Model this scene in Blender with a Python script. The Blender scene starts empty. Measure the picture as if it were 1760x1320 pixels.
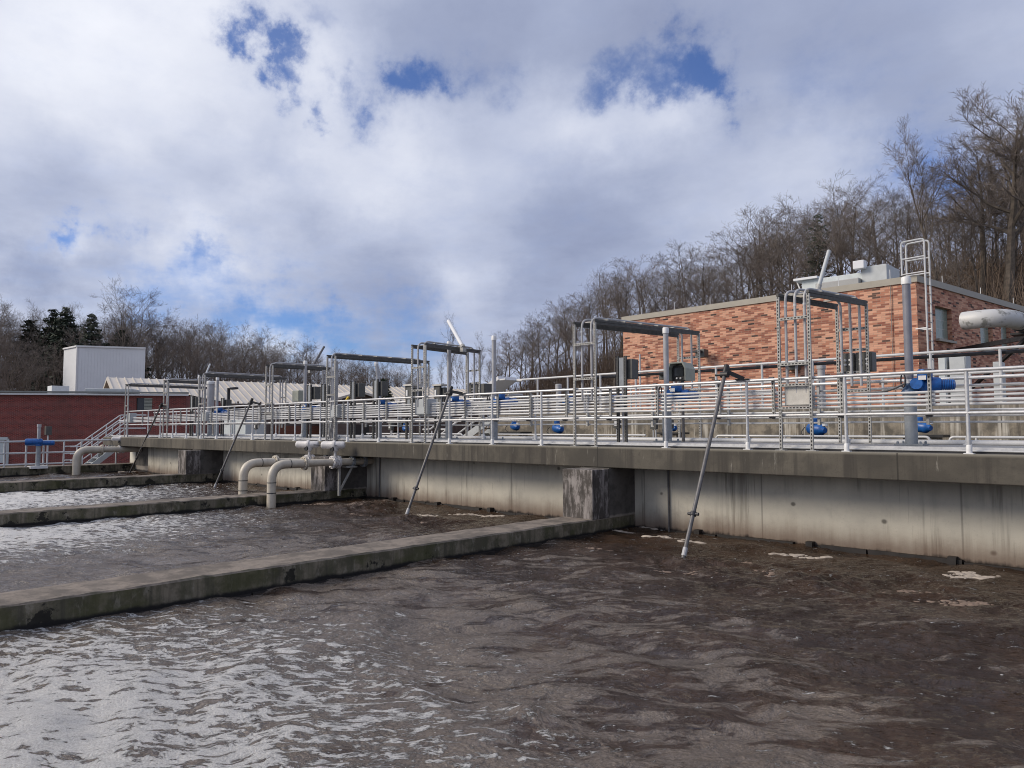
import bpy, math, random
import numpy as np
from mathutils import Vector, Matrix, noise as mnoise
random.seed(7); rng = np.random.default_rng(7)
C = bpy.context.scene.collection
R = math.radians

# ------------------------------------------------------------------ camera
F_PX, PITCH, YAW, ROLL, EYE = 1259.65, 3.463, 44.168, -0.118, 2.036
_th, _ph, _ro = R(YAW), R(PITCH), R(ROLL)
FW = Vector((-math.sin(_th)*math.cos(_ph), math.cos(_th)*math.cos(_ph), math.sin(_ph)))
_rt = Vector((math.cos(_th), math.sin(_th), 0)); _up = _rt.cross(FW)
RT = _rt*math.cos(_ro)+_up*math.sin(_ro); UP = -_rt*math.sin(_ro)+_up*math.cos(_ro)
EYEP = Vector((0, 0, EYE))
def ray(px, py): return FW + RT*((px-880)/F_PX) - UP*((py-660)/F_PX)
def atY(px, py, Y): d = ray(px, py); return EYEP + d*(Y/d.y)
def atX(px, py, X): d = ray(px, py); return EYEP + d*(X/d.x)
def atZ(px, py, Z): d = ray(px, py); return EYEP + d*((Z-EYE)/d.z)
def atD(px, py, D): return EYEP + ray(px, py)*D
K = .90
def kz(z): return EYE+K*(z-EYE)     # levels of the tanks below the walkway
WZ = kz(0.0)

cam = bpy.data.cameras.new('camera'); co = bpy.data.objects.new('camera', cam); C.objects.link(co)
M3 = Matrix((RT, UP, -FW)).transposed()
co.matrix_world = Matrix.Translation(EYEP) @ M3.to_4x4()
cam.sensor_fit = 'HORIZONTAL'; cam.sensor_width = 36; cam.lens = 36*F_PX/1760
cam.clip_start = 0.05; cam.clip_end = 3000
bpy.context.scene.camera = co

# ------------------------------------------------------------------ node helpers
class NT:
    def __init__(s, tree): s.t = tree; s.nodes = tree.nodes; s.links = tree.links
    def n(s, typ, ins=None, **props):
        nd = s.nodes.new(typ)
        for k, v in props.items(): setattr(nd, k, v)
        for k, v in (ins or {}).items():
            sk = nd.inputs[k]
            if isinstance(v, bpy.types.NodeSocket): s.links.new(v, sk)
            elif isinstance(v, bpy.types.Node): s.links.new(v.outputs[0], sk)
            else: sk.default_value = v
        return nd
    def m(s, op, a, b=0.0, c=0.0, clamp=False):
        return s.n('ShaderNodeMath', {0: a, 1: b, 2: c}, operation=op, use_clamp=clamp).outputs[0]
    def v(s, op, a, b=(0, 0, 0)):
        nd = s.n('ShaderNodeVectorMath', {0: a, 1: b}, operation=op)
        return nd.outputs['Value'] if op in ('DOT_PRODUCT', 'LENGTH', 'DISTANCE') else nd.outputs[0]
    def mix(s, f, a, b):
        nd = s.n('ShaderNodeMix', data_type='RGBA', blend_type='MIX')
        for i, v in ((0, f), (6, a), (7, b)):
            if isinstance(v, bpy.types.NodeSocket): s.links.new(v, nd.inputs[i])
            else: nd.inputs[i].default_value = (v if i == 0 else tuple(v)+(1,) if len(v) == 3 else v)
        return nd.outputs[2]
    def noise(s, vec, scale, detail=4, rough=.55, out=0, lac=2.0, dist=0.0):
        return s.n('ShaderNodeTexNoise', {'Vector': vec, 'Scale': scale, 'Detail': detail, 'Roughness': rough, 'Lacunarity': lac, 'Distortion': dist}).outputs[out]
    def ss(s, x, a, b):   # smoothstep from a to b
        return s.n('ShaderNodeMapRange', {0: x, 1: a, 2: b, 3: 0.0, 4: 1.0}, interpolation_type='SMOOTHSTEP', clamp=True).outputs[0]
    def scalev(s, vec, sx, sy, sz): return s.v('MULTIPLY', vec, (sx, sy, sz))
    def xyz(s, vec):
        nd = s.n('ShaderNodeSeparateXYZ', {0: vec}); return nd.outputs[0], nd.outputs[1], nd.outputs[2]
    def comb(s, x, y, z): return s.n('ShaderNodeCombineXYZ', {0: x, 1: y, 2: z}).outputs[0]
    def bump(s, h, strength=.3, dist=.02, normal=None):
        d = {'Height': h, 'Strength': strength, 'Distance': dist}
        if normal is not None: d['Normal'] = normal
        return s.n('ShaderNodeBump', d).outputs[0]
def mat(name, fn):
    m = bpy.data.materials.new(name); m.use_nodes = True
    nt = NT(m.node_tree); nt.nodes.clear()
    out = nt.n('ShaderNodeOutputMaterial'); bs = nt.n('ShaderNodeBsdfPrincipled')
    nt.links.new(bs.outputs[0], out.inputs[0])
    fn(nt, bs); return m
def put(nt, bs, **kw):
    names = dict(col='Base Color', rough='Roughness', metal='Metallic', normal='Normal', spec='Specular IOR Level', ior='IOR')
    for k, v in kw.items():
        sk = bs.inputs[names[k]]
        if isinstance(v, bpy.types.NodeSocket): nt.links.new(v, sk)
        elif k == 'col': sk.default_value = tuple(v)+(1,)
        else: sk.default_value = v
def pos(nt): return nt.n('ShaderNodeNewGeometry').outputs['Position']
def nrm(nt): return nt.n('ShaderNodeNewGeometry').outputs['Normal']

def plain(name, col, rough=.5, metal=0., var=.18, scale=9., dirt=.0):
    def fn(nt, bs):
        p = pos(nt)
        a = nt.noise(p, scale, 5, .6)
        lo = tuple(c*(1-var) for c in col); hi = tuple(min(1, c*(1+var)) for c in col)
        c = nt.mix(nt.ss(a, .3, .7), lo, hi)
        if dirt > 0:
            d = nt.ss(nt.noise(nt.scalev(p, 14, 14, 3), 1., 5, .7), .52, .75)
            c = nt.mix(nt.m('MULTIPLY', d, dirt), c, (.05, .042, .035))
        put(nt, bs, col=c, rough=nt.m('MULTIPLY_ADD', a, .25, rough-.12), metal=metal,
            normal=nt.bump(nt.noise(p, 60, 3), .08, .003))
    return mat(name, fn)

M = {}
M['alum'] = plain('brushed_aluminium', (.55, .55, .555), .42, .45, .1, 14, .12)
M['plate'] = plain('aluminium_plate', (.3, .3, .3), .5, .2, .05, 5, .1)
M['galv'] = plain('galvanised_strut', (.36, .355, .34), .6, .2, .2, 22, .25)
M['beam'] = plain('weathered_strut', (.085, .083, .08), .65, .2, .25, 16, .2)
M['conduit'] = plain('white_conduit', (.5, .505, .515), .38, .0, .07, 6, .14)
M['greypvc'] = plain('grey_plastic_pipe', (.36, .36, .375), .45, .0, .1, 8, .12)
M['stemdark'] = plain('smoky_plastic_pipe', (.19, .19, .22), .35, .0, .15, 3)
M['cap'] = plain('white_cap', (.66, .66, .66), .45, .0, .06)
M['pedestal'] = plain('painted_grey_steel', (.27, .29, .31), .5, .1, .12, 8, .2)
M['blue'] = plain('blue_paint', (.006, .085, .31), .38, .0, .25, 14, .08)
M['blued'] = plain('dark_blue_paint', (.03, .075, .16), .45, .0, .2, 14)
M['beige'] = plain('beige_pipe_paint', (.5, .45, .37), .42, .0, .1, 5, .16)
M['meter'] = plain('meter_casting', (.6, .58, .57), .45, .0, .1, 12, .1)
M['black'] = plain('black_plastic', (.018, .018, .02), .5, .0, .2)
M['dkbox'] = plain('dark_enclosure', (.085, .085, .08), .5, .1, .15, 8)
M['olive'] = plain('olive_enclosure', (.3, .31, .26), .5, .0, .1, 8)
M['panel'] = plain('stainless_panel', (.5, .48, .44), .5, .25, .12, 5)
M['mast'] = plain('grey_mast_steel', (.125, .12, .122), .5, .3, .2, 12, .2)
M['tan'] = plain('tan_coping', (.31, .285, .24), .5, .0, .07, 3)
M['roofm'] = plain('pale_metal_roof', (.53, .49, .44), .55, .1, .07, .5, .1)
M['siding'] = plain('brown_siding', (.13, .095, .08), .65, .0, .15, 3)
M['gable'] = plain('tan_gable_siding', (.3, .26, .215), .6, .0, .1, 3)
M['white'] = plain('white_metal_panel', (.66, .67, .69), .5, .0, .03, .6, .0)
M['hvac'] = plain('pale_grey_unit', (.5, .54, .55), .45, .05, .07, 3, .1)
M['grey'] = plain('grey_sheet', (.42, .44, .45), .5, .1, .08, 3)
M['slate'] = plain('slate_roof_edge', (.2, .21, .2), .55, .0, .1, 2)
M['glassdark'] = plain('dark_pane', (.03, .035, .04), .12, .0, .1)
M['yellow'] = plain('yellow_plastic', (.7, .5, .03), .5)
M['steel_dark'] = plain('black_steel', (.03, .03, .035), .5, .2, .2)
M['bark'] = plain('bark', (.105, .086, .07), .9, .0, .4, 3)
M['twig'] = plain('twig', (.155, .128, .112), .9, .0, .25, .3)
M['needle'] = plain('pine_needle', (.022, .032, .018), .8, .0, .5, .8)
M['brush'] = plain('dry_brush', (.15, .11, .082), .95, .0, .35, .2)

def _duct(nt, bs):
    p = pos(nt)
    a = nt.ss(nt.noise(p, 2.6, 6, .65), .5, .62); b = nt.ss(nt.noise(p, 6, 5, .7), .45, .7)
    c = nt.mix(a, (.5, .5, .5), (.2, .2, .19))
    c = nt.mix(nt.m('MULTIPLY', b, .45), c, (.5, .48, .44))
    put(nt, bs, col=c, rough=.55, metal=.1, normal=nt.bump(nt.noise(p, 14, 4), .2, .01))
M['duct'] = mat('weathered_duct', _duct)

def concrete(kind):
    def fn(nt, bs):
        p = pos(nt); x, y, z = nt.xyz(p); nx, ny, nz = nt.xyz(nrm(nt))
        big = nt.noise(p, .55, 5, .6); mid = nt.noise(p, 3.2, 6, .65); fine = nt.noise(p, 30, 5, .7)
        streak = nt.noise(nt.scalev(p, 5.5, 5.5, .28), 1., 5, .65)
        streak2 = nt.noise(nt.scalev(nt.v('ADD', p, (7, 3, 1)), 13, 13, .5), 1., 4, .6)
        h = nt.m('MULTIPLY_ADD', fine, .35, nt.m('MULTIPLY', mid, .65))
        if kind == 'slab':
            c = nt.mix(nt.ss(big, .35, .65), (.125, .112, .092), (.07, .063, .053))
            c = nt.mix(nt.m('MULTIPLY', nt.ss(streak, .45, .66), .8), c, (.05, .045, .04))
            c = nt.mix(nt.m('MULTIPLY', nt.ss(nt.noise(nt.scalev(p, 10, 10, 1.6), 1., 6, .7), .6, .7), .55), c, (.34, .32, .28))
            c = nt.mix(nt.m('MULTIPLY', nt.ss(fine, .52, .68), .4), c, (.05, .045, .038))
            c = nt.mix(nt.m('MULTIPLY', nt.ss(nt.noise(p, 1.1, 5, .65), .5, .6), .45), c, (.065, .06, .052))
            c = nt.mix(nt.m('MULTIPLY', nt.ss(mid, .58, .72), .5), c, (.05, .045, .04))
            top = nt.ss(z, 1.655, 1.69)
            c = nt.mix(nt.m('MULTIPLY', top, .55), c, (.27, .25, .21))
            # construction joints
            j = nt.m('ABSOLUTE', nt.m('SUBTRACT', nt.m('FRACT', nt.m('MULTIPLY_ADD', x, .2, .13)), .5))
            c = nt.mix(nt.m('MULTIPLY', nt.m('LESS_THAN', j, .0022), .7), c, (.03, .028, .025))
        elif kind == 'wall':
            c = nt.mix(nt.ss(big, .35, .65), (.64, .6, .505), (.52, .49, .42))
            msk = nt.ss(nt.noise(nt.scalev(p, .9, .9, .6), 1., 4, .6), .42, .58)
            c = nt.mix(nt.m('MULTIPLY', nt.m('MULTIPLY', nt.ss(streak, .5, .66), msk), .6), c, (.17, .155, .13))
            c = nt.mix(nt.m('MULTIPLY', nt.m('MULTIPLY', nt.ss(streak2, .58, .68), msk), .6), c, (.12, .108, .09))
            c = nt.mix(nt.m('MULTIPLY', nt.ss(mid, .5, .7), .3), c, (.36, .34, .3))
            c = nt.mix(nt.m('MULTIPLY', nt.ss(fine, .58, .72), .3), c, (.25, .235, .21))
            c = nt.mix(nt.m('MULTIPLY', nt.ss(nt.m('MULTIPLY_ADD', streak, .5, z), 1.2, 1.6), .45), c, (.17, .165, .15))  # shade under the slab, painted darker towards the wall top
            sp = nt.n('ShaderNodeTexVoronoi', {'Vector': nt.scalev(p, 1.6, 1.6, 1.9), 'Scale': 1., 'Randomness': .8}).outputs['Distance']
            c = nt.mix(nt.m('MULTIPLY', nt.m('SUBTRACT', 1.0, nt.ss(nt.m('MULTIPLY_ADD', mid, .08, sp), .07, .13)), .75), c, (.05, .045, .04))
            hl = nt.ss(nt.noise(p, 9, 6, .75), .66, .7)
            c = nt.mix(nt.m('MULTIPLY', hl, .5), c, (.14, .13, .12))
            for f_, o_, w_ in ((.355, .42, .003),):
                j = nt.m('ABSOLUTE', nt.m('SUBTRACT', nt.m('FRACT', nt.m('MULTIPLY_ADD', x, f_, o_)), .5))
                c = nt.mix(nt.m('MULTIPLY', nt.m('SUBTRACT', 1.0, nt.ss(j, w_*.4, w_*2.4)), .5), c, (.1, .095, .085))
            zz = nt.m('MULTIPLY_ADD', streak, -.22, nt.m('ADD', nt.m('SUBTRACT', z, WZ), nt.m('MULTIPLY_ADD', mid, -.12, .17)))
            c = nt.mix(nt.m('MULTIPLY', nt.m('SUBTRACT', 1.0, nt.ss(zz, .06, .5)), .85), c, (.115, .072, .052))
            c = nt.mix(nt.m('SUBTRACT', 1.0, nt.ss(zz, .02, .1)), c, (.016, .013, .012))
        elif kind == 'divider':
            c = nt.mix(nt.ss(mid, .4, .6), (.2, .172, .128), (.085, .076, .052))
            c = nt.mix(nt.m('MULTIPLY', nt.ss(streak, .42, .62), .75), c, (.075, .072, .045))
            c = nt.mix(nt.m('MULTIPLY', nt.ss(streak2, .5, .68), .6), c, (.05, .046, .035))
            c = nt.mix(nt.m('MULTIPLY', nt.ss(nt.noise(nt.scalev(p, 7, 7, 3), 1., 6, .75), .54, .64), .5), c, (.27, .245, .2))
            c = nt.mix(nt.m('MULTIPLY', nt.ss(fine, .5, .7), .35), c, (.05, .046, .036))
            ink = nt.noise(p, 2.4, 7, .68)
            far = nt.m('SUBTRACT', 1.0, nt.ss(x, -16., -9.0))
            edge = nt.m('MULTIPLY_ADD', far, -.07, .615)
            blk = nt.ss(nt.m('SUBTRACT', ink, edge), 0., .035)
            c = nt.mix(nt.m('MULTIPLY', blk, .93), c, (.014, .013, .011))
            mo = nt.ss(nt.noise(nt.v('ADD', p, (3, 11, 5)), 1.3, 6, .65), .5, .62)
            c = nt.mix(nt.m('MULTIPLY', mo, .6), c, (.06, .062, .022))
            zz = nt.m('MULTIPLY_ADD', mid, -.09, nt.m('SUBTRACT', z, WZ))
            c = nt.mix(nt.m('SUBTRACT', 1.0, nt.ss(zz, -.005, .04)), c, (.012, .011, .011))
            topc = nt.mix(nt.ss(mid, .38, .62), (.22, .185, .155), (.115, .098, .083))
            topc = nt.mix(nt.m('MULTIPLY', nt.ss(nt.noise(p, 24, 4, .7), .55, .7), .6), topc, (.075, .062, .052))
            c = nt.mix(nt.ss(nz, .5, .8), c, topc)
        elif kind == 'pier':
            c = nt.mix(nt.ss(nt.noise(nt.scalev(p, 7, 7, 2.4), 1., 6, .7), .44, .6), (.075, .066, .06), (.27, .245, .235))
            c = nt.mix(nt.m('MULTIPLY', nt.ss(nt.noise(nt.scalev(p, 9, 9, 1.2), 1., 5, .65), .48, .62), .75), c, (.05, .045, .041))
            c = nt.mix(nt.m('MULTIPLY', nt.ss(mid, .55, .68), .5), c, (.3, .28, .265))
        elif kind == 'web':
            c = nt.mix(nt.ss(mid, .4, .62), (.12, .11, .1), (.07, .065, .06))
            c = nt.mix(nt.m('SUBTRACT', 1.0, nt.ss(nt.m('MULTIPLY_ADD', mid, .1, z), .52, .56)), c, (.26, .23, .2))
            c = nt.mix(nt.m('SUBTRACT', 1.0, nt.ss(nt.m('MULTIPLY_ADD', mid, -.12, nt.m('SUBTRACT', z, WZ)), .02, .1)), c, (.016, .013, .012))
        else:
            c = nt.mix(nt.ss(mid, .38, .62), (.27, .235, .185), (.12, .108, .09))
            c = nt.mix(nt.m('MULTIPLY', nt.ss(streak, .48, .66), .75), c, (.075, .065, .055))
            c = nt.mix(nt.m('MULTIPLY', nt.m('MULTIPLY', nt.ss(streak2, .5, .66), nt.ss(big, .45, .55)), .8), c, (.55, .52, .46))
            c = nt.mix(nt.m('MULTIPLY', nt.ss(z, 2.19, 2.22), .3), c, (.14, .13, .115))
        put(nt, bs, col=c, rough=.85, spec=.3, normal=nt.bump(h, .5, .012))
    return mat('concrete_'+kind, fn)
for k in ('slab', 'wall', 'divider', 'pier', 'web', 'far'): M['c_'+k] = concrete(k)
M['sludge'] = plain('black_sludge', (.017, .014, .013), .55, .0, .4, 6)

def brick(name, L, H, cols, mort, off, axisrot, mw=.1):
    # cols: list of (upto, colour); the wall's running direction is given by axisrot (world angle)
    def fn(nt, bs):
        p = pos(nt)
        g = nt.n('ShaderNodeNewGeometry'); tn = nt.v('CROSS_PRODUCT', (0, 0, 1), g.outputs['True Normal'])
        u = nt.v('DOT_PRODUCT', p, tn); _, _, z = nt.xyz(p)
        r = nt.m('DIVIDE', z, H); row = nt.m('FLOOR', r)
        uu = nt.m('ADD', nt.m('DIVIDE', u, L), nt.m('MULTIPLY', nt.m('FRACT', nt.m('MULTIPLY', row, off)), 1.0))
        col = nt.m('FLOOR', uu)
        wn = nt.n('ShaderNodeTexWhiteNoise', {'Vector': nt.comb(col, row, 3.7)}, noise_dimensions='3D').outputs['Value']
        wn2 = nt.n('ShaderNodeTexWhiteNoise', {'Vector': nt.comb(col, row, 9.1)}, noise_dimensions='3D').outputs['Value']
        c = cols[0][1]; prev = cols[0][0]
        for lim, cc in cols[1:]:
            c = nt.mix(nt.m('GREATER_THAN', wn, prev), c, cc); prev = lim
        c = nt.mix(nt.m('MULTIPLY', wn2, .32), c, tuple(q*.5 for q in cols[0][1]))
        c = nt.mix(nt.m('MULTIPLY', nt.noise(p, 5, 5, .7), .3), c, (.12, .07, .055))
        fr = nt.m('FRACT', r); fu = nt.m('FRACT', uu)
        mz = nt.m('LESS_THAN', fr, mw); mu = nt.m('LESS_THAN', fu, mw*1.5*H/L)
        mm = nt.m('MAXIMUM', mz, mu)
        c = nt.mix(nt.m('MULTIPLY', mm, .8), c, mort)
        big = nt.noise(nt.scalev(p, .5, .5, .25), 1., 4, .6)
        c = nt.mix(nt.m('MULTIPLY', nt.ss(big, .5, .7), .3), c, (.1, .06, .05))
        put(nt, bs, col=c, rough=.8, spec=.25, normal=nt.bump(nt.m('SUBTRACT', 1.0, mm), .4, .008))
    return mat(name, fn)
M['brick'] = brick('orange_brick', .27, .0677, [(.42, (.72, .385, .26)), (.68, (.49, .205, .13)), (.94, (.28, .095, .065)), (1, (.022, .02, .024))], (.36, .25, .19), .5, 0, .15)
M['brickred'] = brick('red_brick', .2, .0677, [(.5, (.26, .056, .047)), (.8, (.205, .045, .042)), (1, (.15, .037, .036))], (.26, .15, .135), .5, 0, .2)
M['brickdoor'] = brick('orange_brick_far', .2, .0677, [(.5, (.24, .085, .05)), (1, (.2, .07, .045))], (.17, .12, .1), .5, 0, .13)

def _glassblock(nt, bs):
    p = pos(nt); g = nt.n('ShaderNodeNewGeometry'); tn = nt.v('CROSS_PRODUCT', (0, 0, 1), g.outputs['True Normal'])
    u = nt.m('DIVIDE', nt.v('DOT_PRODUCT', p, tn), .2); z = nt.m('DIVIDE', nt.xyz(p)[2], .3)
    e = nt.m('MAXIMUM', nt.m('LESS_THAN', nt.m('FRACT', u), .09), nt.m('LESS_THAN', nt.m('FRACT', z), .07))
    a = nt.noise(nt.comb(nt.m('FLOOR', u), nt.m('FLOOR', z), 0.), 3.1, 2)
    c = nt.mix(a, (.1, .14, .115), (.3, .37, .32)); c = nt.mix(e, c, (.3, .31, .27))
    put(nt, bs, col=c, rough=.18, normal=nt.bump(nt.noise(p, 9, 3), .4, .02))
M['glassblock'] = mat('glass_block', _glassblock)

def _ground(nt, bs):
    p = pos(nt); a = nt.noise(p, .25, 6, .65); b = nt.noise(p, 3, 5, .7)
    c = nt.mix(nt.ss(a, .4, .6), (.085, .085, .045), (.12, .105, .07)); c = nt.mix(nt.m('MULTIPLY', b, .4), c, (.05, .05, .03))
    put(nt, bs, col=c, rough=.95, normal=nt.bump(b, .6, .05))
M['ground'] = mat('winter_grass', _ground)
def _hill(nt, bs):
    p = pos(nt); a = nt.noise(p, .15, 6, .65); b = nt.noise(p, 2.5, 6, .75)
    c = nt.mix(nt.ss(a, .4, .6), (.105, .08, .058), (.075, .062, .044)); c = nt.mix(nt.m('MULTIPLY', nt.ss(b, .5, .65), .5), c, (.16, .12, .085))
    put(nt, bs, col=c, rough=.95, normal=nt.bump(b, .8, .1))
M['hill'] = mat('leaf_litter', _hill)

def _water(nt, bs):
    p = pos(nt); x, y, z = nt.xyz(p)
    ROT = (0, 0, R(-44))
    w0 = nt.v('ADD', p, nt.v('MULTIPLY', nt.n('ShaderNodeTexNoise', {'Vector': p, 'Scale': .9, 'Detail': 3}).outputs['Color'], (.9, .9, 0)))
    w = nt.n('ShaderNodeMapping', {'Vector': w0, 'Rotation': ROT}).outputs[0]
    w2 = nt.v('ADD', p, nt.v('MULTIPLY', nt.n('ShaderNodeTexNoise', {'Vector': p, 'Scale': 2.6, 'Detail': 4}).outputs['Color'], (.25, .25, 0)))
    w2 = nt.n('ShaderNodeMapping', {'Vector': w2, 'Rotation': ROT}).outputs[0]
    ch = nt.noise(nt.scalev(w, 5.5, 10, 1), 1., 6, .62); fn_ = nt.noise(nt.scalev(w, 22, 34, 1), 1., 4, .6)
    rd = nt.m('ABSOLUTE', nt.m('SUBTRACT', nt.noise(nt.scalev(w, 3.0, 6.5, 1), 1., 6, .62), .5))
    h = nt.m('ADD', nt.m('MULTIPLY', ch, .6), nt.m('ADD', nt.m('MULTIPLY', fn_, .16), nt.m('MULTIPLY', rd, -.6)))
    base = nt.mix(nt.ss(nt.noise(p, 1.4, 5, .6), .4, .65), (.03, .0165, .0092), (.05, .029, .0175))
    # painted grey sky sheen and scum in torn streaks, stronger away from the back wall
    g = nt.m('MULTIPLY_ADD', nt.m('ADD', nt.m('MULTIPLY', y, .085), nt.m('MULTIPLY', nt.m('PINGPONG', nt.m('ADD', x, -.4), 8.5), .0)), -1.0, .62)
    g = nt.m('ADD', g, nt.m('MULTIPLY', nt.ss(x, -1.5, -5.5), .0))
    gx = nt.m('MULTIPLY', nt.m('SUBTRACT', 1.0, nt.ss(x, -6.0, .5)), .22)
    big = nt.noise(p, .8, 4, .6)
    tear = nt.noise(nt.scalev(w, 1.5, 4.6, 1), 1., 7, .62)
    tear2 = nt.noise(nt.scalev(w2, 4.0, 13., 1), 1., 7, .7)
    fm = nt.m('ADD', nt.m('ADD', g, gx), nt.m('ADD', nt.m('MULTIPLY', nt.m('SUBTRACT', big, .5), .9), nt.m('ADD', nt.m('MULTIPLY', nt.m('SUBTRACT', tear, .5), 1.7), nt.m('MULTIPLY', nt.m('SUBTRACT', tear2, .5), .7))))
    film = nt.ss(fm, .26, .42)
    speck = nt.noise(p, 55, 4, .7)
    scum_sheenc = nt.mix(nt.ss(speck, .35, .7), (.122, .098, .08), (.2, .168, .144))
    base = nt.mix(nt.m('MULTIPLY', film, .82), base, scum_sheenc)
    # bubble foam and painted sky glare, in the camera-side corner of each tank
    def near(cx, cy, rx, ry): return nt.m('SUBTRACT', 1.0, nt.v('LENGTH', nt.scalev(nt.v('SUBTRACT', p, (cx, cy, WZ)), 1/rx, 1/ry, 0)))
    reg = nt.m('MAXIMUM', near(-5.4, .6, 2.7, 2.5), nt.m('MAXIMUM', near(-15.2, 1.6, 2.6, 4.4), near(-23, 3.4, 3.6, 5.)))
    net = nt.m('ABSOLUTE', nt.m('SUBTRACT', nt.noise(nt.scalev(w2, 2.5, 6.0, 1), 1., 8, .66), .5))
    net2 = nt.noise(nt.scalev(w2, 7, 16, 1), 1., 8, .72)
    f = nt.m('ADD', nt.m('MULTIPLY_ADD', nt.m('MAXIMUM', reg, -.7), .3, .02), nt.m('ADD', nt.m('MULTIPLY', net, -2.1), nt.m('MULTIPLY', net2, 1.3)))
    foam = nt.ss(f, .54, .66)
    vor = nt.n('ShaderNodeTexVoronoi', {'Vector': nt.scalev(p, 17, 17, 1), 'Scale': 1.}).outputs['Distance']
    bub = nt.m('MULTIPLY', nt.m('LESS_THAN', vor, nt.m('MULTIPLY_ADD', net2, .6, -.16)), nt.ss(reg, -.8, .0))
    fine = nt.noise(p, 70, 5, .75)
    foam_glarec = nt.mix(nt.ss(fine, .3, .68), (.62, .6, .585), (.98, .97, .95))
    foam = nt.m('MAXIMUM', nt.m('MULTIPLY', foam, .95), nt.m('MULTIPLY', bub, .6))
    churn = nt.m('MULTIPLY', nt.ss(z, WZ+.075, WZ+.14), nt.ss(net2, .42, .62))
    col = nt.mix(foam, base, foam_glarec); col = nt.mix(nt.m('MULTIPLY', churn, .7), col, (.3, .23, .185))
    hh = nt.m('ADD', h, nt.m('MULTIPLY', foam, nt.m('MULTIPLY_ADD', fine, .5, .15)))
    put(nt, bs, col=col, rough=nt.m('MULTIPLY_ADD', nt.m('MAXIMUM', foam, nt.m('MULTIPLY', film, .25)), .5, .06), ior=1.38, spec=.5,
        normal=nt.bump(hh, 1.0, .1))
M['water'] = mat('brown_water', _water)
M['frothm'] = plain('brown_froth', (.17, .122, .092), .6, .0, .25, 25)
M['foam'] = plain('foam', (.36, .31, .265), .8, .0, .15, 20)

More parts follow.
